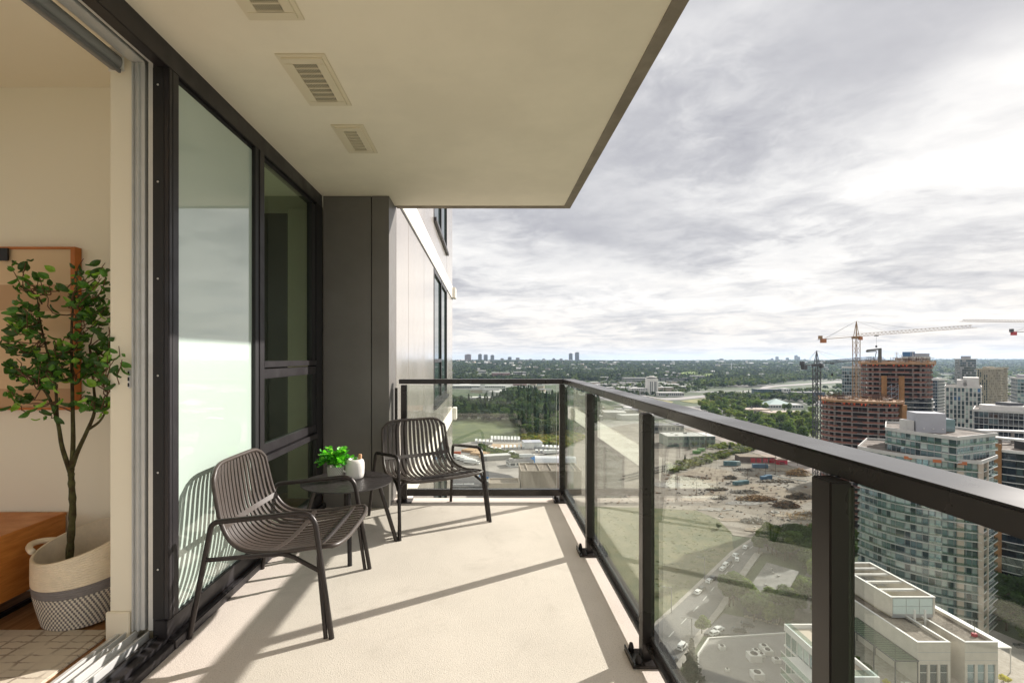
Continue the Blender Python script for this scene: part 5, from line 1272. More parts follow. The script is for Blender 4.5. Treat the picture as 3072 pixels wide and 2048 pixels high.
for i, (x0, x1, y, h, dep, wl, rf, rows, lab) in enumerate((
    (1895,1942,1184,16,30,w_white,r_white,5,'striped white office wing left of the white tower'),(1976,2052,1190,10,26,w_white,r_white,1,'low white building with dark arches right of the white tower'),
    (1980,2022,1178,14,24,w_tan,r_white,4,'tan office slab just behind the white tower'),(1873,1944,1146,16,30,w_grey,r_white,2,'long grey roofed office on the foot of the slope'),(1803,1832,1141,14,22,w_white,r_white,2,'small pale office among the trees of the slope'),
    (1475,1530,1136,26,40,mat('pink_brick', (.36,.22,.19), .85, var=.1, vscale=.1),r_white,5,'pinkish terraced block halfway up the left slope'),(1541,1578,1128,20,36,w_grey,r_white,2,'pale roofed hall right of the pinkish block'),(1431,1458,1121,18,40,w_white,r_white,1,'small white hall on the upper left slope'),
    (1550,1592,1108,14,60,w_white,r_white,1,'long white roof high on the left slope'),(1673,1688,1114,16,40,w_white,r_white,1,'tiny white building above the corner of the railing'),(1736,1785,1097,14,60,w_white,r_white,1,'long pale school block below the two dark towers'),(1820,1850,1097,18,60,mat('pink_wall',(.5,.38,.33),.85),r_white,1,'pale pink block right of the school on the upland'),
    (2078,2114,1142,20,30,w_white,r_grey,2,'white house with pointed gable at the foot of the upland'),(1985,2080,1143,12,30,w_grey,r_grey,2,'long grey school wing below the bright clearing'),(2192,2240,1108,14,60,w_white,r_white,1,'pale strip of buildings near the tiny far crane'),
    (2274,2370,1186,15,30,mat('teal_wall',(.05,.10,.12),.4),r_grey,3,'long teal office building beyond the belt of trees'),(2388,2476,1194,13,30,mat('navy_wall',(.05,.07,.10),.4),r_grey,3,'long navy office building left of the crane mast'),(2258,2312,1197,9,28,w_grey,r_grey,2,'low grey office in front of the teal one'),(2352,2372,1187,17,24,w_white,r_white,2,'white stair block at the right end of the teal office'),
    (2240,2312,1247,10,26,w_tan,mat('beige_roof',(.42,.34,.28),.9),1,'flat beige roof among the trees left of the crane'),(2312,2426,1258,10,28,w_tan,MATS['beige_roof'],1,'longer flat beige roof just left of the crane mast'),
    (1455,1516,1172,14,34,w_white,r_white,2,'white office with blue windows above the round building'),(1540,1580,1164,12,30,w_brick,r_grey,1,'brick building directly under the top rail'),(1357,1440,1166,9,70,w_grey,r_white,1,'wide pale warehouse roof at the left end of the back railing'),
    (1963,2052,1298,9,22,w_grey,r_grey,1,'big grey warehouse under the sloping rail'),(2003,2146,1340,11,26,mat('green_glazed_front',(.10,.16,.14),.2),r_white,2,'workshop with green glazed front beyond the railway'),
    (2836,2860,1205,12,30,w_tan,r_white,1,'pale shed by the river flats'))):
    A = gp((x0+x1)/2, y); w = (x1-x0)/F*A.y; low('low_building', lab, tuple(A), w, dep, h, 0, wl, rf, rows, units=3 if A.y < 900 else 0)

A = gp(1440,1217); T = thing('round_office', 'round white office with stepped white and dark bands beyond the wood', 'building', tuple(A))
for s in (-1, 1):
    for k in range(4):
        a_ = 30-4*k; b = MB().prism([(s*2.5+s*x, y) for x, y in [(0,-16+2*k),(a_*.7,-14+2*k),(a_,-6+k),(a_,8),(a_*.7,14),(0,16)]], 4.3*k+1.6, 4.3*k+4.3); part('floor_band', b, w_white, T)
        b = MB().prism([(s*2.5+s*x*.97, y*.97) for x, y in [(0,-16+2*k),(a_*.7,-14+2*k),(a_,-6+k),(a_,8),(a_*.7,14),(0,16)]], 4.3*k-.1, 4.3*k+1.6); part('window_band', b, w_win, T)
part('centre_link', MB().box((-2.5,-10,0),(2.5,12,18.5)), w_win, T)
# tent-roofed hall
A = gp(2348,1226); T = low('white_hall','low white hall with a pointed pale tent roof among trees',tuple(A),76,40,7,0,w_white,r_white)
part('tent_roof', MB().add([(-22,4,7.4),(22,4,7.4),(22,36,7.4),(-22,36,7.4),(0,20,17)], [(0,1,4),(1,2,4),(2,3,4),(3,0,4)]), mat('tent_roof',(.45,.55,.52),.6), T)
# industrial sprawl
rn = random.Random(21)
for i in range(170):
    px = rn.uniform(1357, 2060) if i < 105 else rn.uniform(2780, 3080); py = rn.uniform(1150, 1192) if i < 105 else rn.uniform(1118, 1215)
    if i < 105 and px > 1690: py = rn.uniform(1152, 1172) if rn.random() < .6 else rn.uniform(1232, 1262)
    A = gp(px, py)
    if in_poly(px, py, [(1385,1180),(1495,1180),(1495,1222),(1385,1222)]): continue
    w = rn.uniform(18, 60); wl, rf = rn.choice([(w_white,r_white),(w_grey,r_white),(w_tan,r_grey),(w_white,r_grey)])
    low('warehouse', ('wide ' if w > 38 else 'short ')+{'low_white_wall':'white','low_grey_wall':'grey','low_tan_wall':'tan'}[wl.name]+' shed with '+('pale' if rf is r_white else 'grey')+' roof '+('in the left industrial area' if px < 1690 else ('on the plain between the right towers' if px > 2700 else 'below the wooded upland'))+(', nearer half' if py > (1171 if px < 2500 else 1166) else ', farther half'), tuple(A), w, rn.uniform(16,40), rn.uniform(5,9), rn.uniform(-.3,.3), wl, rf, 1, None, win=False, cat='shed')
hm = {}
for c in ((w_white, r_white), (w_tan, r_grey), (w_grey, r_white)):
    b = MB().box((-7,-5,-2),(7,5,6)); b.cur = 1; b.add([(-7.5,-5.5,6),(7.5,-5.5,6),(7.5,5.5,6),(-7.5,5.5,6),(-7.5,0,9),(7.5,0,9)], [(0,1,5,4),(2,3,4,5),(1,2,5),(3,0,4)]); hm[len(hm)] = b.mesh('house', list(c))
for i in range(150):
    px = rn.uniform(1360, 2700); py = rn.choice([rn.uniform(1084,1104), rn.uniform(1090,1140)]); A = gp(px, py)
    if A.y > 6500 or A.y < 1900: continue
    hk = rn.randrange(3); o = link('house', hm[hk], None, (A.x, A.y, A.z+9)); s = rn.uniform(.9, 2.0)*A.y/3400; o.scale = (s,s,max(1,s*.8)); o.rotation_euler.z = rn.uniform(0,3.1); hl = 'tiny '+('white','tan','grey')[hk]+' house among trees '+('high' if py < 1096 else 'low')+' on the '+('left' if px < 1800 else 'middle' if px < 2250 else 'right')+' of the upland'; tag(o, hl, 'house', 'houses: '+hl)
# bright clearings
for pts in ([(2030,1128),(2075,1120),(2095,1126),(2070,1134)],[(2080,1136),(2130,1128),(2140,1134),(2100,1142)]):
    P_ = [gp(*p) for p in pts]; b = MB().add([(p.x,p.y,p.z+14) for p in P_]+[(p.x,p.y,p.z-5) for p in P_], [(0,1,2,3),(4,5,1,0),(5,6,2,1),(6,7,3,2),(7,4,0,3)]); struct('bright_clearing', b, gm('fresh_grass', (.20,.27,.04), (.12,.18,.03), .02))
# ---------------------------------------------------------------- yard on the left
bx_m = mat('white_box_paint', (.70,.70,.68), .7, var=.06, vscale=.3)
def corr_box(w, d, h, m):
    b = MB().box((-w/2,-d/2,0),(w/2,d/2,h)); n = int(d/.6)
    for k in range(n):
        y = -d/2+d*(k+.5)/n; b.box((-w/2-.05,y-.12,.15),(w/2+.05,y+.12,h-.15))
    b.box((-w/2-.06,-d/2-.06,h),(w/2+.06,d/2+.06,h+.08)); return b
cont = corr_box(2.5,6.0,2.7,None).mesh('storage_box', bx_m)
door = MB().box((-1.1,-3.07,.15),(1.1,-3.0,2.5)).mesh('door', mat('box_door', (.42,.42,.44), .6))
proto = None
for (x0, x1, y0, y1, n, rows, lab) in ((1429,1474,1326,1330,9,2,'left cluster by the meadow'),(1476,1556,1318,1320,16,3,'long back row along the meadow'),(1507,1570,1346,1344,11,2,'middle row in front of the clay'),(1604,1678,1343,1347,13,2,'right row beside the big white shed'),(1610,1678,1358,1360,9,1,'front right row near the truck'),(1476,1500,1349,1353,4,1,'short row by the bushes')):
    n = max(3, int((x1-x0)/F*gp(x0,y0).y/3.3))
    for r_ in range(rows):
        for k in range(n):
            A = gp(x0+(x1-x0)*k/(n-1), y0+(y1-y0)*k/(n-1)+r_*3.6-rows)
            if proto is None:
                proto = thing('storage_container', '', 'container', tuple(A)); link('box', cont, proto); link('door', door, proto); o = proto
            else: o = dup(proto, tuple(A))
            o['label'] = 'white storage container in the '+lab; o['group'] = 'white storage containers, '+lab; o.rotation_euler.z = rn.uniform(-.06,.06)
A = gp(1600,1346); low('storage_shed','largest white shed standing among the storage containers',tuple(A),19,15,6.5,R(6),bx_m,mat('lilac_roof',(.45,.45,.50),.7),1,win=False)
# dome hut
A = gp(1536,1364); b = MB(); vs = []; 
for i in range(9):
    a = math.pi*i/8
    for y in (-4,-1.3,1.3,4): vs.append((5*math.cos(a), y, 3.4*math.sin(a)+.02*(i%2)))
b.add(vs, [(i*4+j,i*4+j+1,(i+1)*4+j+1,(i+1)*4+j) for i in range(8) for j in range(3)]+[tuple(i*4 for i in range(9)), tuple(i*4+3 for i in range(8,-1,-1))]); T = thing('fabric_hut','small rounded white fabric hut beside the bushes','tent',tuple(A)); part('cover', b, bx_m, T); part('doorway', MB().box((-1.5,-4.08,0),(1.5,-4.0,2.4)), t_dark, T)
# long tent with blue end
A = gp(1645,1388); T = thing('fabric_tent','long white arched fabric tent with a blue end beside the concrete building','tent',tuple(A),R(-4))
b = MB(); vs = []
for i in range(11):
    a = math.pi*i/10
    for j in range(9): vs.append((-12+j*4.5, 7*math.cos(a), 6*math.sin(a)))
b.add(vs, [(i*9+j,i*9+j+1,(i+1)*9+j+1,(i+1)*9+j) for i in range(10) for j in range(8)]); part('cover', b, mat('tent_white',(.68,.68,.70),.6), T)
b = MB(); b.add([(-12,7*math.cos(math.pi*i/10),6*math.sin(math.pi*i/10)) for i in range(11)]+[(-17,6*math.cos(math.pi*i/10),3.2*math.sin(math.pi*i/10)) for i in range(11)], [(i,i+1,12+i,11+i) for i in range(10)]+[tuple(range(11,22))]); part('blue_end', b, mat('tarp_blue',(.06,.22,.50),.6), T)
low('yard_office','white yard office with dark flat roof and small windows',tuple(gp(1566,1400)),22,12,4.5,R(14),bx_m,r_dark,1,units=2)
# concrete hall
def hall(name, label, x0, x1, y0, y1, zr, wall, roof, par=.9, ribs=0, wt=.5):
    T = thing(name, label, 'building', ((x0+x1)/2, y0, GZ)); w = (x1-x0)/2; d = y1-y0; H = zr-GZ
    part('wall', MB().box((-w,0,0),(w,d,H-.05)), wall, T); part('roof', MB().box((-w+wt,wt,H-.04),(w-wt,d-wt,H+.05)), roof, T)
    for a, c in (((-w-.1,-.1,H-.03),(w+.1,wt,H+par)),((-w-.1,d-wt,H-.03),(w+.1,d+.1,H+par)),((-w-.1,wt+.002,H-.03),(-w+wt,d-wt-.002,H+par)),((w-wt,wt+.002,H-.03),(w+.1,d-wt-.002,H+par))): part('parapet', MB().box(a, c), wall, T)
    for k in range(ribs): x = -w+2*w*(k+.6)/ribs; part('rib', MB().box((x-.3,wt+.01,H+.06),(x+.3,d-wt-.01,H+.7)), wall, T)
    return T, H
stain = mat('stained_concrete', (.40,.34,.27), .9, col2=(.30,.25,.20), vscale=.18, stretch=(1,1,.25), detail=8)
hall('concrete_hall','tall weathered concrete hall with ribbed roof seen through the back glass',24.7,66,342,368,GZ+15,stain,gm('ribbed_roof',(.24,.20,.16),(.17,.14,.11),.3),1.2,5)
hall('gravel_roof_block','low cream block with speckled gravel roof left of the concrete hall',2.6,23.5,338,352,GZ+8,w_tan,gm('speckled_gravel',(.30,.25,.20),(.17,.14,.11),.9),1.0)
b = MB(); T = thing('dark_shed','large dark grey shed roof with a blue edge behind the cream block','shed',(4,360,GZ))
part('roof', MB().add([(-6.5,30,6),(14,12,6.5),(20,2,5.5),(5,2,5),(-8,20,4.6),(20,2,0),(5,2,0),(-8,20,0),(-6.5,30,0),(14,12,0)], [(0,1,2,3,4),(2,5,6,3),(3,6,7,4),(4,7,8,0),(0,8,9,1),(1,9,5,2)]), r_dark, T)
part('blue_edge', MB().add([(-8.4,20,5),(4.9,1.6,5.4),(4.6,1.0,2.6),(-9,19,2.6)], [(0,1,2,3)]), MATS['tarp_blue'], T)
part('end_wall', MB().box((-8,2,0),(4,17,4)), w_grey, T)
# supply store with white lettering
T = thing('supply_store','dark roofed store with white lettering along its edge below the back rail','shop',(-12,352,GZ))
part('roof', MB().add([(-16,8,8),(13,8,8),(13,-8,5),(-16,-8,5),(-16,8,0),(13,8,0),(13,-8,0),(-16,-8,0)], [(0,1,2,3),(3,2,6,7),(1,5,6,2),(0,3,7,4),(0,4,5,1)]), r_dark, T)
def text(body, size, m, parent, loc, rot, name='lettering', ext=.02):
    c = bpy.data.curves.new(name, 'FONT'); c.body = body; c.size = size; c.extrude = ext; c.align_x = 'CENTER'; c.align_y = 'CENTER'; c.space_character = 1.08; c.offset = .02*size
    tmp = bpy.data.objects.new('tmp', c); COL.objects.link(tmp); bpy.context.view_layer.update(); dg = bpy.context.evaluated_depsgraph_get(); me = bpy.data.meshes.new_from_object(tmp.evaluated_get(dg)); bpy.data.objects.remove(tmp)
    me.materials.clear(); me.materials.append(m); o = link(name, me, parent, loc); o.rotation_euler = rot; return o
text('BUILDING SUPPLIES', 1.7, bx_m, T, (-3.5,-4.2,5.85), (R(12),0,R(4)))
for i in range(7):
    A = gp(1360+14*i, 1468+4*(i%2)); o = low('roadside_stack', 'pallet stack beside the supply store below the back rail', tuple(A), 3, 3, 1.6, .3*i, rn.choice([bx_m,w_tan,w_grey]), rn.choice([r_white,MATS['beige_roof']]), 1, 'pallet stacks by the supply store', win=False, cat='stack')
# trucks, timber
def truck_mesh():
    T = thing('trailer_truck','','truck'); part('trailer', MB().box((-6.5,-1.25,1.1),(6,1.25,4.0)), bx_m, T, bevel=.05); part('chassis', MB().box((-6.4,-.5,.7),(8.6,.5,1.05)), t_dark, T)
    part('cab', MB().prism([(6.6,-1.2),(8.7,-1.2),(8.7,1.2),(6.6,1.2)], .8, 3.4), bx_m, T, bevel=.15); part('windscreen', MB().box((8.68,-1.0,2.2),(8.76,1.0,3.1)), w_win, T)
    wm = MB().tube([(0,-1.3,.5),(0,-.95,.5)], .5, 14).mesh('wheel', t_dark); 
    for x in (-5,-3.8,5,7.6):
        link('wheel', wm, T, (x,0,0)); link('wheel', wm, T, (x,2.25,0))
    return T
tk = truck_mesh(); spots = [((1375,1376),R(-28),'white trailer truck at the far left behind the chair arm'),((1388,1382),R(-28),'white trailer truck, second behind the chair arm'),((1400,1386),R(-28),'white trailer truck, third behind the chair arm'),((1412,1391),R(-28),'white trailer truck nearest the timber stacks'),((1578,1374),R(10),'single white truck parked in front of the right container row'),((1650,1362),R(20),'white truck parked behind the long fabric tent')]
for i, (p, a, lab) in enumerate(spots):
    A = gp(*p); o = tk if i == 0 else dup(tk, tuple(A), a); o.location = A; o.rotation_euler.z = a; o['label'] = lab; o['group'] = 'trucks in the yards'
ib = MB().box((-6,-1.2,0),(6,1.2,2.6)); tag(part('red_container', ib, mat('rust_red',(.45,.12,.06),.7), loc=tuple(gp(1364,1362))), 'rusty orange container left of the timber stacks', 'container')
lm_ = mat('sawn_timber', (.50,.34,.20), .85, var=.15, vscale=.4)
for k in range(9):
    A = gp(1405+9*k, 1356+3.1*k-(k%3)*5); T = thing('timber_stack','','timber',tuple(A),R(-32)); T['label'] = 'long stack of pale sawn timber in the yard behind the chair arm'; T['group'] = 'timber stacks in the yard'
    for r_ in range(3):
        for c in range(3): part('plank_bundle', MB().box((-7,-2+1.35*c,.3+.75*r_),(7,-.8+1.35*c,.95+.75*r_)), lm_, T)
A = gp(1492,1380); low('open_shed','long grey open shed between timber yard and dark roof',tuple(A),26,9,4,R(16),w_grey,r_white,1,win=False)
# ---------------------------------------------------------------- demolition site
def pile(name, label, px, py, rx, ry, h, mats_, n, seed, bar=.35, cat='rubble'):
    A = gp(px, py); T = thing(name, label, cat, (A.x,A.y,GZ+.5)); r_ = random.Random(seed)
    b = MB(); vs = []; N = 18
    for i in range(5):
        for k in range(N): a = 6.283*k/N; u = 1-i/4; q = u*r_.uniform(.85,1.1); vs.append((rx*q*math.cos(a), ry*q*math.sin(a), h*.95*(1-u**1.3)+r_.uniform(-.12,.12)*h))
    b.add(vs, [(i*N+k,i*N+(k+1)%N,(i+1)*N+(k+1)%N,(i+1)*N+k) for i in range(4) for k in range(N)]+[tuple(4*N+k for k in range(N))]); part('heap', b, mats_[0], T)
    db = MB()
    for i in range(n):
        u = math.sqrt(r_.random()); a = r_.uniform(0,6.283); x, y = rx*u*math.cos(a), ry*u*math.sin(a); z = h*.95*(1-u**1.3)+.15; db.cur = r_.randrange(len(mats_))
        if r_.random() < bar: db.rbox((x,y,z+.3),(r_.uniform(1.5,5),r_.uniform(.12,.3),r_.uniform(.12,.3)), r_.uniform(0,3.1), 0, r_.uniform(-.5,.5))
        else: db.rbox((x,y,z),(r_.uniform(.3,1.6),r_.uniform(.3,1.3),r_.uniform(.2,.9)), r_.uniform(0,3.1), r_.uniform(-.5,.5), r_.uniform(-.5,.5))
    part('debris', db, mats_, T, stuff=True); return T
d_earth = gm('heap_earth', (.14,.10,.07), (.22,.17,.12), .5); d_wood = mat('scrap_timber', (.40,.26,.13), .9, var=.2, vscale=.5); d_rust = mat('rusty_scrap', (.20,.11,.06), .9, var=.2, vscale=.5); d_conc = mat('broken_concrete', (.42,.39,.35), .9, var=.1, vscale=.5); d_dk = mat('dark_scrap', (.07,.06,.055), .9)
for i, a in enumerate(((2192,1436,5,3,2.2,[d_earth,d_dk],60,'dark brown mound beside the teal skips'),(2395,1424,10,6,5,[d_wood,d_rust,d_earth],300,'conical orange brown timber heap near the thick post'),(2270,1500,13,4,2.6,[d_rust,d_wood,d_earth],320,'long low rust and timber heap in the middle of the site'),
    (2360,1520,8,4.5,3.6,[d_earth,d_rust,d_dk],260,'brown tangled heap right of the long timber heap'),(2400,1494,9,4.5,3.4,[d_earth,d_dk],160,'dark earth mound beside the thick post'),(2235,1478,10,3,1.2,[d_conc,d_dk,d_earth],220,'flat grey spread of broken concrete in the upper site'),
    (2420,1552,11,6,2.2,[d_wood,d_conc,d_earth],320,'pale timber and slab heap by the thick post'),(2405,1606,13,7,2.6,[d_dk,d_conc,d_earth],420,'big grey scrap heap in the lower right of the site'),(2262,1566,7,3.5,1.6,[d_earth,d_conc,d_dk],150,'small dark heap in the lower middle of the site'),
    (2150,1470,8,2.5,1.2,[d_earth,d_dk],110,'dark green brown bank by the small pole'),(2070,1436,16,4,1.6,[d_earth,d_rust,d_conc],240,'long brown spoil bank left of the skips'),(2230,1412,9,2,1.4,[d_dk,d_conc],120,'black pipe pile in front of the blue sheds'),(2325,1446,14,2,1.2,[d_earth,d_conc],160,'spoil ridge below the white pipe'),(2155,1495,6,2.5,1.2,[d_conc,d_earth],90,'small grey brown heap near the field edge'))):
    pile('rubble_heap', a[7], a[0], a[1], a[2], a[3], a[4], a[5], a[6], 30+i)
db = MB(); P_ = scatter([(1990,1420),(2250,1395),(2450,1430),(2460,1625),(2330,1618),(2200,1590),(2150,1560),(1960,1528),(1760,1510),(1990,1460)], 4.8)
for q_ in P_: db.cur = rn.randrange(4); s = rn.uniform(.2,1.0); db.rbox((q_[0],q_[1],GZ+.65), (s*rn.uniform(.6,2.5),s,s*.5), rn.uniform(0,3), rn.uniform(-.3,.3))
stuff('scattered_debris', db, [d_conc,d_earth,d_dk,d_rust])
sk_b = mat('skip_blue', (.07,.15,.24), .6, var=.1, vscale=.5); sk_t = mat('skip_teal', (.08,.17,.20), .6, var=.1, vscale=.5); sk_g = mat('container_green', (.14,.30,.09), .6)
def skip(px, py, w, d, h, rz, m, label, name='skip_container'):
    A = gp(px, py); T = thing(name, label, 'container', (A.x,A.y,GZ+.5), rz); b = MB()
    part('box', corr_box(d, w, h, m), m, T); part('lid_frame', MB().box((-d/2+.2,-w/2+.2,h+.09),(d/2-.2,w/2-.2,h+.2)), t_dark if h < 2 else m, T); T.rotation_euler.z = rz+R(90); return T
skip(2214,1455,7,3,2.2,R(10),sk_t,'left teal skip of the pair in the middle of the site'); skip(2231,1452,7,3,2.2,R(10),sk_t,'right teal skip of the pair in the middle of the site')
skip(2292,1442,5,3,3,R(12),sk_b,'left blue box of the pair by the white pipe'); skip(2304,1438,5,3,3,R(12),sk_b,'right blue box of the pair by the white pipe')
skip(2190,1397,10,3,3.4,R(-6),sk_t,'long teal container left of the red sheds'); skip(2206,1396,8,3,3.2,R(-6),mat('pale_teal',(.35,.42,.42),.7),'pale teal container next to the red sheds'); skip(2280,1404,12,3,2.8,R(-6),sk_b,'long bright blue container in front of the red sheds')
skip(2090,1361,7,3,2.6,R(8),sk_g,'left bright green container beyond the railway'); skip(2104,1354,7,3,2.6,R(8),sk_g,'right bright green container beyond the railway')
s_red = mat('shed_red', (.42,.03,.05), .6, var=.1, vscale=.3)
A = gp(2275,1388); T = low('red_shed','long dark brown shed with four red doors at the top of the site',tuple(A),31,12,5,R(-6),mat('shed_brown',(.12,.085,.075),.8),mat('shed_roof',(.26,.20,.15),.9,var=.1,vscale=.2),1,win=False)
for x in (-4.5,.5,6,11.5): part('door', MB().box((x-2,-.12,.2),(x+2,.02,4.3)), s_red, T)
A = gp(2347,1394); T = low('red_shed','smaller all red shed at the right end of the long one',tuple(A),8.5,8,4.2,R(-6),s_red,MATS['shed_roof'],1,win=False); part('door', MB().box((-2,-.1,0),(2,.02,3)), mat('shed_door_dark',(.2,.02,.03),.7), T)
b = MB(); pp_ = [gp(2312,1432),gp(2350,1441),gp(2420,1452)]; b.tube([p+Vector((0,0,2.2)) for p in pp_], .45, 8); tag(part('white_pipe', b, w_white), 'long white pipe running right from the blue boxes', 'pipe')
for i, (px, py, r_) in enumerate(((2315,1618,3.2),(2325,1607,1.6),(2299,1605,1.4),(2326,1539,2.4),(2312,1628,2.2))):
    A = gp(px, py); T = thing('concrete_ring', ['large','right small','left small','upper','lower'][i]+' white concrete ring lying on the pale dirt at the end of the road', 'ring', (A.x,A.y,GZ+.6)); part('ring', MB().lathe([(r_*.55,.0),(r_*.6,.35),(r_,.4),(r_*1.05,0)], n=20), d_conc if i > 2 else w_white, T); part('hole', MB().lathe([(r_*.52,.06),(0,.06)], n=20), t_dark, T)
# poles
def pole(px, py, ph, label, lamp=False, n=''):
    A = gp(px, py); T = thing('street_lamp' if lamp else 'utility_pole', label, 'lamp post' if lamp else 'pole', tuple(A), group=None); del_ = MB().beam((0,0,0),(0,0,ph),.24); part('shaft', del_, mat('pole_wood',(.12,.09,.07),.9) if not lamp else mat('lamp_metal',(.22,.21,.20),.6), T)
    if lamp: part('arm', MB().beam((0,0,ph-.2),(-2.6,0,ph+.3),.14), MATS['lamp_metal'], T); part('lamp_head', MB().rbox((-2.9,0,ph+.25),(.9,.4,.2)), MATS['lamp_metal'], T)
    else: part('crossarm', MB().box((-1.1,-.08,ph-.8),(1.1,.08,ph-.6)), MATS['pole_wood'], T)
    return T
for (px, py, ph, lab, lp) in ((2151,1470,9,'short pole at the tip of the reflected white strip',0),(2243,1448,11,'pole just right of the teal skips',0),(2326,1425,18,'tall pole in front of the red sheds',0),(2297,1430,12,'pole above the blue boxes',0),(2039,1374,14,'pole left of the green containers',0),(2118,1358,20,'tallest pole by the green containers',0),(2089,1484,9,'pole above the grass field',0),(2392,1398,9,'pole near the timber cone',0),
        (2014,1843,10,'street lamp left of the road above the verge',1),(2075,1946,10,'street lamp right of the road near the white van',1),(2114,1742,10,'street lamp on the left of the road by the parked cars',1)): pole(px, py, ph, lab, bool(lp))
# ---------------------------------------------------------------- cars
car_w = mat('car_white', (.72,.72,.70), .3, coat=.5); car_d = mat('car_dark', (.05,.055,.06), .3, coat=.5); car_g = mat('car_glass', (.02,.025,.03), .08, spec=.8); tyre = mat('tyre_black', (.02,.02,.02), .9)
def make_car(m, van=False, name='parked_car'):
    T = thing(name, '', 'van' if van else 'car'); h = 1.95 if van else 1.45
    prof = [(-2.2,.35),(2.15,.35),(2.25,.75),(1.9,.95),(1.0,1.02),(.35,h),(-1.5 if not van else -2.0,h),(-2.15,1.0)] if not van else [(-2.4,.35),(2.3,.35),(2.4,.9),(1.7,1.15),(1.0,h),(-2.2,h),(-2.45,1.1)]
    b = MB(); n = len(prof)
    vs = [(x,-.88 if z < 1.05 else -.72,z) for x, z in prof]+[(x,.88 if z < 1.05 else .72,z) for x, z in prof]
    b.add(vs, [(i,(i+1)%n,n+(i+1)%n,n+i) for i in range(n)]+[tuple(range(n))[::-1], tuple(range(n,2*n))]); part('body', b, m, T, bevel=.06)
    g = MB()
    for s in (-1,1): g.box((-1.5,s*.80,1.08),(.55,s*.845,h-.18))
    g.add([(1.03,-.66,1.06),(1.03,.66,1.06),(.46,.62,h-.1),(.46,-.62,h-.1)], [(0,1,2,3)]); x = -1.92 if not van else -2.36
    g.add([(x-.2,-.6,1.1),(x-.2,.6,1.1),(x+.25,.58,h-.12),(x+.25,-.58,h-.12)], [(0,1,2,3)]); part('windows', g, car_g, T)
    wm = MB().tube([(0,-.1,0),(0,.1,0)], .33, 12).mesh('wheel', tyre)
    for x in (-1.35,1.4):
        for y in (-.82,.82): link('wheel', wm, T, (x,y,.33))
    for y in (-.6,.6): part('headlight', MB().box((2.18,y-.15,.62),(2.28,y+.15,.78)), w_white, T)
    return T
cw, cd, cv = make_car(car_w), make_car(car_d), make_car(car_w, True, 'white_van'); used = set()
ra = math.atan2((gp(2122,1737)-gp(1953,1893)).y, (gp(2122,1737)-gp(1953,1893)).x)
for (src, px, py, a, lab) in ((cw,2206,1672,0,'white car farthest up the road, parked at the left kerb'),(cw,2211,1685,R(14),'white car pulling out beside the farthest parked one'),(cv,2178,1703,0,'white van parked in the middle of the row of cars'),(cw,2168,1714,0,'white car parked right behind the white van'),(cd,2186,1693,0,'dark car parked just ahead of the white van'),
        (cw,2128,1750,0,'white car parked by the shadow across the road'),(cd,2141,1741,0,'dark car in front of the one by the shadow'),(cw,2094,1784,0,'white car parked lowest in the upper row'),(cd,2106,1773,0,'dark car touching the lowest white one'),(cv,2047,1950,0,'white van alone on the right side of the road'),
        (cd,2018,1992,0,'dark car at the kerb below the lone van'),(cw,2144,1909,R(-20),'white car at the corner of the low grey roof'),(cw,2156,1897,R(-20),'silver white car behind the one at the roof corner'),(cd,2242,1884,R(-60),'dark car alone in the small parking lot'),(cd,2218,1900,R(-60),'dark car next to the low roof edge'),
        (cd,3068,1952,R(100),'dark car under the trees at the right edge'),(cw,2236,1648,R(5),'pale car at the very top end of the road')):
    A = gp(px, py); o = src if src.name not in used else dup(src, tuple(A), 0); used.add(src.name); o.location = (A.x, A.y, ROADZ); o.rotation_euler.z = ra+a; o['label'] = lab; o['group'] = 'vehicles along the street below'
# ---------------------------------------------------------------- flat roofed building in the grove
p4 = [gp(2304,1688,GZ+7), gp(2391,1713,GZ+7), gp(2331,1817,GZ+7), gp(2233,1791,GZ+7)]
T = thing('flat_roof_building','flat grey roofed apartment block inside the grove beside the street','building',(p4[3].x,p4[3].y,GZ)); O_ = T.location
pl_ = [(p.x-O_.x, p.y-O_.y) for p in p4]; part('wall', MB().prism(pl_, 0, 6.6), w_tan, T); part('roof', MB().prism(off(pl_, .6), 6.62, 7.0), gm('weathered_roof', (.20,.195,.18), (.13,.125,.12), .3), T); part('lower_roof', MB().prism([(x+14,y-2) for x, y in off(pl_, -1)], 0, 4.4), MATS['weathered_roof'], T)
for k in range(10):
    u, v = rn.uniform(.15,.85), rn.uniform(.1,.9); a = Vector(pl_[0]).lerp(Vector(pl_[1]), u); c = Vector(pl_[3]).lerp(Vector(pl_[2]), u); q_ = a.lerp(c, v); part('roof_vent', MB().box((q_.x-.35,q_.y-.35,7.01),(q_.x+.35,q_.y+.35,7.6)), w_grey, T)
b = MB()
ax = (Vector(pl_[2])-Vector(pl_[3])); 
for k in range(7): q_ = Vector(pl_[3])+ax*(k+.5)/7; b.box((q_.x-1.1,q_.y-.4,1),(q_.x+1.1,q_.y-.1+ax.y/7*0,5.4))
part('window', b, w_win, T)
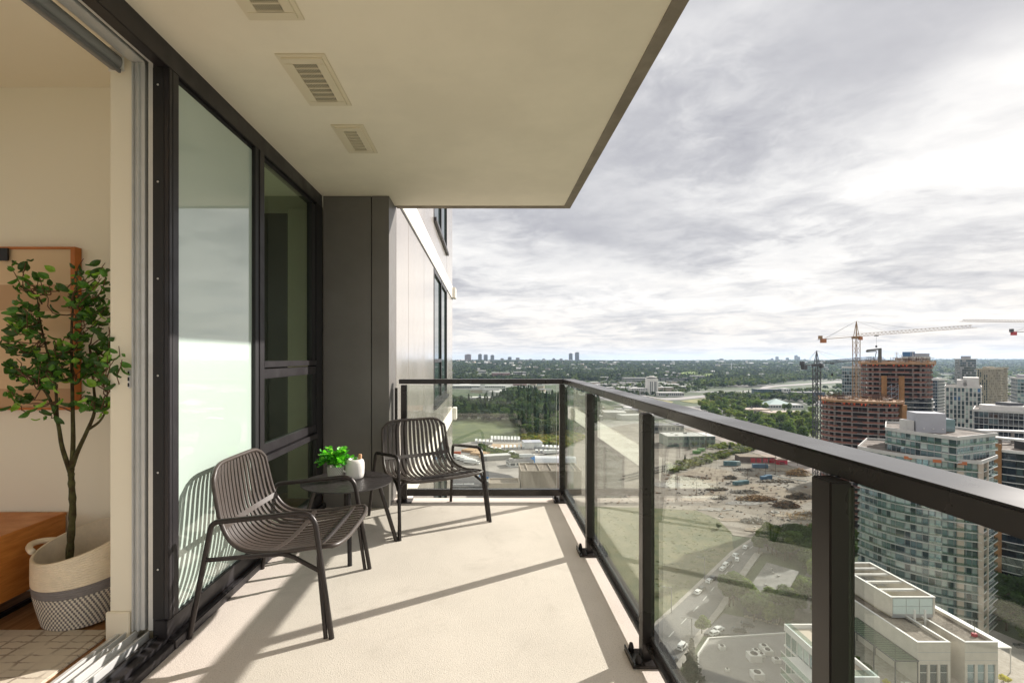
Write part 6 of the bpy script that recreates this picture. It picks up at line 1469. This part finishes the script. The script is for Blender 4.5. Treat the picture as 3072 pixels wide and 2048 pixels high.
# low roof at the bottom
zr = GZ+6; q4 = [gp(2126,1915,zr), gp(2353,1900,zr), gp(2470,1925,zr), gp(2470,2110,zr), gp(2150,2200,zr), gp(2060,2160,zr), gp(2093,2040,zr), gp(2095,1962,zr)]
T = thing('low_roof_building','broad low building with plain grey roof and roof units at the bottom of the photograph','building',(q4[0].x,q4[0].y,GZ)); O_ = T.location; pl_ = [(p.x-O_.x,p.y-O_.y) for p in q4]
part('wall', MB().prism(pl_, 0, 5.9), w_grey, T); part('roof', MB().prism(off(pl_,-.4), 5.91, 6.0), gm('membrane_roof', (.25,.235,.22), (.20,.19,.18), .15), T)
rg = MB(); n_ = len(pl_)
for i in range(n_): A, B_ = pl_[i], pl_[(i+1)%n_]; rg.beam((A[0],A[1],6.15),(B_[0],B_[1],6.15),.45,.5)
part('parapet', rg, w_white, T)
for (px, py, s) in ((2262,1978,1.7),(2292,1946,1.1),(2303,1960,1.2),(2268,1957,.9),(2272,2032,1.5),(2166,1945,.9),(2285,1968,.8),(2182,2010,.5),(2330,1985,1.0)):
    A = gp(px, py, zr); part('roof_unit', MB().box((A.x-O_.x-s,A.y-O_.y-s*.8,6.01),(A.x-O_.x+s,A.y-O_.y+s*.8,6.01+s*1.1)), w_white, T)
    part('unit_fan', MB().lathe([(s*.6,0),(s*.6,.15),(0,.15)], (A.x-O_.x,A.y-O_.y,6.02+s*1.1), 10), t_dark, T)
# glass balcony tower left of the thick post
x0, x1, y0, y1, zt = 55.4, 60.4, 77, 92, EYE-50
T, c_, H_ = tower('green_balcony_tower','top floors of a green glazed apartment tower with glass balconies beside the thick post', [(x0,y0),(x1,y0),(x1,y1),(x0,y1)], zt, 2.9, None, .25, t_slabw, [t_glass2,t_blind], (.6,.4), 1.6, t_slabw, .07, 40, seed=33)
l = T.location
for k in range(6):
    z = H_-2.9*k-2.9; bs_ = part('balcony_slab', MB().box((x0-l.x-3.4,y0-l.y+1,z),(x0-l.x-.26,y0-l.y+11,z+.22)), t_slabw, T)
    for a, c in (((x0-l.x-3.36,y0-l.y+1.05,z+.23),(x0-l.x-3.32,y0-l.y+10.95,z+1.25)),((x0-l.x-3.3,y0-l.y+1.04,z+.23),(x0-l.x-.3,y0-l.y+1.08,z+1.25))): part('balcony_glass', MB().box(a, c), t_rail, T)
    part('handrail', MB().box((x0-l.x-3.42,y0-l.y+1,z+1.26),(x0-l.x-3.28,y0-l.y+11,z+1.34)), t_slabw, T)
part('terrace_deck', MB().box((-2.3,-7.2,H_+.13),(2.3,7.2,H_+.2)), mat('terrace_tile', (.42,.36,.29), .9), T)
for a, c in (((-2.6,-7.6,H_+.95),(2.6,-7.55,H_+1.9)),((-2.65,-7.6,H_+.95),(-2.6,7.6,H_+1.9))): part('terrace_glass', MB().box(a, c), t_rail, T)
# ---------------------------------------------------------------- white podium at the bottom right
zr = EYE-57.0; PW = mat('podium_concrete', (.52,.47,.40), .85, var=.06, vscale=.5); zt = zr-8.6
T = thing('podium_building','cream podium with two long parapet roofs, glazed rooftop room and terraces at the bottom right','building',(90,100,zt)); O_ = T.location; zh = zr-O_.z
gr = gm('podium_gravel', (.19,.155,.125), (.11,.09,.07), 1.6)
def pb2(nm, x0, y0, x1, y1, z0, z1, m, **k): return part(nm, MB().box((x0-90,y0-100,z0),(x1-90,y1-100,z1)), m, T, **k)
part('plinth', MB().box((78-90,92-100,GZ-O_.z),(116-90,117-100,-.3)), PW, T); part('plinth', MB().box((86.5-90,117.01-100,GZ-O_.z),(110-90,131-100,-.3)), PW, T)
part('terrace_paving', MB().box((78-90,92-100,-.29),(116-90,117-100,0)), gm('terrace_paving', (.40,.35,.30), (.30,.26,.22), 1.2), T)
for (xa, xb) in ((86.5,93.1),(96.0,102.6)):
    wins = 3; pb2('wall', xa, 100.4, xb, 131, 0, zh-.8, PW); pb2('fascia', xa-.0, 100.0, xb+.0, 100.39, 4.2, zh-.8, PW)
    for k in range(wins+1): x = xa+.25+(xb-xa-.5)*k/wins; pb2('pier', x-.25, 100.0, x+.25, 100.39, 0, 4.19, PW)
    for k in range(wins): a = xa+.25+(xb-xa-.5)*k/wins; pb2('window', a+.27, 100.22, a+(xb-xa-.5)/wins-.27, 100.38, .15, 4.15, t_glass if xa < 90 else t_glass2); pb2('window_bar', a+.27, 100.2, a+(xb-xa-.5)/wins-.27, 100.215, 2.4, 2.5, t_slabw)
    pb2('joint', xa-.01, 99.985, xb+.01, 99.999, 6.6, 6.68, t_mull); pb2('joint', xa-.01, 99.985, xb+.01, 99.999, 5.0, 5.06, t_mull)
    pb2('gravel', xa+.4, 100.4, xb-.4, 130.6, zh-.79, zh-.55, gr)
    for a, c in (((xa,100,zh-.79),(xb,100.39,zh)),((xa,100.395,zh-.79),(xa+.38,131,zh)),((xb-.38,100.395,zh-.79),(xb,131,zh))): pb2('parapet', a[0],a[1],c[0],c[1],a[2],c[2], PW)
    for a, c in (((xa-.06,99.94,zh),(xb+.06,100.42,zh+.1)),((xa-.06,100.425,zh),(xa+.42,131,zh+.1)),((xb-.42,100.425,zh),(xb+.06,131,zh+.1))): pb2('coping', a[0],a[1],c[0],c[1],a[2],c[2], t_slabw)
pb2('link_roof', 93.1, 109, 96, 131, 0, zh-.5, PW); pb2('link_gravel', 93.1,109.2,96,131,zh-.49,zh-.4, gr)
# rooftop room: glazed front, open frame roof
xa, xb, ya, yb, zz = 89.3, 99.0, 110.0, 128.5, zh+4.2
pb2('room_wall', xa, ya, xa+.35, yb, zh+.12, zz, PW); pb2('room_wall', xb-.35, ya, xb, yb, zh+.12, zz, PW); pb2('room_wall', xa+.36, yb-.4, xb-.36, yb, zh-.3, zz, PW)
pb2('coping', xa-.1, ya-.1, xa+.45, yb+.1, zz, zz+.14, t_slabw); pb2('coping', xb-.45, ya-.1, xb+.1, yb+.1, zz, zz+.14, t_slabw); pb2('coping', xa+.46, ya-.1, xb-.46, ya+.35, zz, zz+.14, t_slabw); pb2('coping', xa+.46, yb-.4, xb-.46, yb+.1, zz, zz+.14, t_slabw)
fm = mat('frosted_block', (.50,.60,.58), .25, spec=.8)
for i in range(3):
    for j in range(2): w_ = (xb-xa-.9)/3; h_ = (zz-zh-.7)/2; pb2('frosted_pane', xa+.45+w_*i+.08, ya+.02, xa+.45+w_*(i+1)-.08, ya+.12, zh+.5+h_*j+.06, zh+.5+h_*(j+1)-.06, fm)
pb2('room_frame', xa+.36, ya+.13, xb-.36, ya+.3, zh-.3, zz-.02, t_mull); pb2('room_floor', xa+.36, ya+.31, xb-.36, yb-.41, zh-.39, zh+.2, mat('sand_floor', (.45,.40,.28), .9, var=.15, vscale=.6))
for y in (114.2,118.2,122.2,125.6): pb2('roof_beam', xa+.3, y, xb-.3, y+.45, zz-.6, zz-.15, t_slabw)
for k in range(9): x = xa+1.3+k*.8; pb2('pipe', x, 121, x+.12, 127, zh+1.6, zh+1.8, t_mull)
pb2('machine_unit', xa+2.5, 122, xa+6.5, 126, zh+.21, zh+1.5, mat('unit_dark', (.14,.12,.09), .8))
for x in (93.35,95.6): b = MB(); b.beam((x-90,108.6-100,zh-2),(x-90,108.6-100,zh+2.2),.3); part('vent_pipe', b, t_slabw, T)
pb2('antenna', 101.0,103.2,101.08,103.28,zh-.54,zh+3.0, t_dark); pb2('red_box', 100.6,102.9,101.4,103.5,zh-.54,zh+.1, s_red)
pb2('cable_tray', 92.2,106.5,92.6,112,zh-.5,zh-.3, t_dark); pb2('cable_tray', 96.8,104.5,97.2,110,zh-.5,zh-.3, t_dark)
# pergolas
def pergola(x0, y0, x1, y1, z, label, frame, glass, n):
    P_ = thing('pergola', label, 'pergola', (x0, y0, O_.z)); w, d = x1-x0, y1-y0
    for a, c in (((0,0),(w,0)),((w,0),(w,d)),((w,d),(0,d)),((0,d),(0,0))): part('edge_beam', MB().beam((a[0],a[1],z),(c[0],c[1],z),.16,.22), frame, P_)
    for k in range(1, n): part('rafter', MB().beam((0,d*k/n,z+.02),(w,d*k/n,z+.02),.09,.16), frame, P_)
    part('canopy_glass', MB().box((.1,.1,z+.13),(w-.1,d-.1,z+.16)), glass, P_)
    for x in (.1, w-.1):
        for y in [0.1+(d-.2)*k/3 for k in range(4)]: part('post', MB().beam((x,y,0),(x,y,z-.11),.15), frame, P_)
    return P_
pg_d = mat('pergola_dark', (.07,.075,.075), .6)
pergola(81.6,99.5,86.3,116,5.2,'long dark framed glass pergola along the left side of the podium',pg_d,thin_glass('pergola_glass',(.55,.68,.60),(.9,1,.95),.08,.8),20)
pergola(103.0,104,109.5,122,5.2,'white slatted pergola at the right side of the podium',t_slabw,mat('pergola_white_sheet',(.66,.66,.68),.5),14)
# terrace furniture and planting
def tset(x, y, label):
    A = thing('terrace_table', label, 'table', (x, y, O_.z)); part('top', MB().lathe([(0,.7),(.75,.7),(.75,.76),(0,.76)], n=18), t_slabw, A); part('stem', MB().beam((0,0,0),(0,0,.7),.12), t_mull, A)
    for k in range(4):
        a = k*1.57+.4; part('stool', MB().lathe([(.22,0),(.26,.4),(0,.42)], (1.25*math.cos(a),1.25*math.sin(a),0), 8), t_slabw, A)
tset(84.3,99.3,'round white terrace table at the foot of the left cream wall'); tset(82.6,98.4,'second white terrace table further left on the paving'); tset(104.9,104.2,'white terrace table under the right pergola'); tset(104.2,107.5,'farther white terrace table under the right pergola')
for (x, y, h, lab) in ((104.4,100.6,2.2,'bright yellow shrub at the front right corner of the podium'),(80.3,100.0,1.6,'orange tinted round shrub on the left terrace'),(103.6,126,3.6,'first yellow bush of the roof hedge'),(103.8,119,3.4,'second yellow bush of the roof hedge'),(104.0,113,3.6,'third yellow bush of the roof hedge, nearest')): tree('yellow', (x,y,O_.z), h, lab, 'yellow shrubs around the podium', 1.5, 'shrub')
for i, (x, y, s) in enumerate(((79.3,104,2),(80.5,108,1.4),(79.5,112,2.4),(79.2,97,1.5),(80.3,115,2))): tree('light' if i % 2 else 'dark', (x,y,O_.z), s, 'planter shrub %s on the left terrace of the podium' % ['by the glass balustrade','under the pergola edge','farther back between the planters','nearest the corner','at the far end'][i], 'terrace planter shrubs', 1.5, 'shrub', 'planter_shrub')
b = thing('terrace_balustrade','green glass balustrade along the left edge of the podium terrace','balustrade',(78.2,93,O_.z))
for k in range(7): part('glass_panel', MB().box((0,k*3.2,.1),(.05,k*3.2+3.05,1.2)), t_rail, b); part('post', MB().box((-.03,k*3.2-.1,0),(.08,k*3.2-.02,1.25)), pg_d, b)
b = thing('terrace_balustrade','green glass balustrade across the front of the cream podium','balustrade',(86,96,O_.z))
for k in range(7): part('glass_panel', MB().box((k*2.6,0,.1),(k*2.6+2.45,.05,1.2)), t_rail, b); part('post', MB().box((k*2.6-.1,-.03,0),(k*2.6-.02,.08,1.25)), pg_d, b)
# look-alike sheds that share a label share a group
for o in COL.objects:
    if o.get('category') == 'shed' and 'group' not in o.keys() and o.name.startswith('warehouse'): o['group'] = 'sheds: '+o['label']
# ---------------------------------------------------------------- haze
def haze():
    m = bpy.data.materials.new('haze_air'); m.use_nodes = True; nt = m.node_tree; nt.nodes.clear()
    o = nt.nodes.new('ShaderNodeOutputMaterial'); v = nt.nodes.new('ShaderNodeVolumePrincipled')
    v.inputs['Color'].default_value = (.60,.78,1,1); v.inputs['Density'].default_value = HAZE; v.inputs['Anisotropy'].default_value = .3
    nt.links.new(v.outputs[0], o.inputs['Volume'])
    ob = part('haze', MB().box((-26000,-3200,GZ-3),(27000,21000,70)), m); ob['kind'] = 'stuff'
HAZE = 3.2e-5
haze()
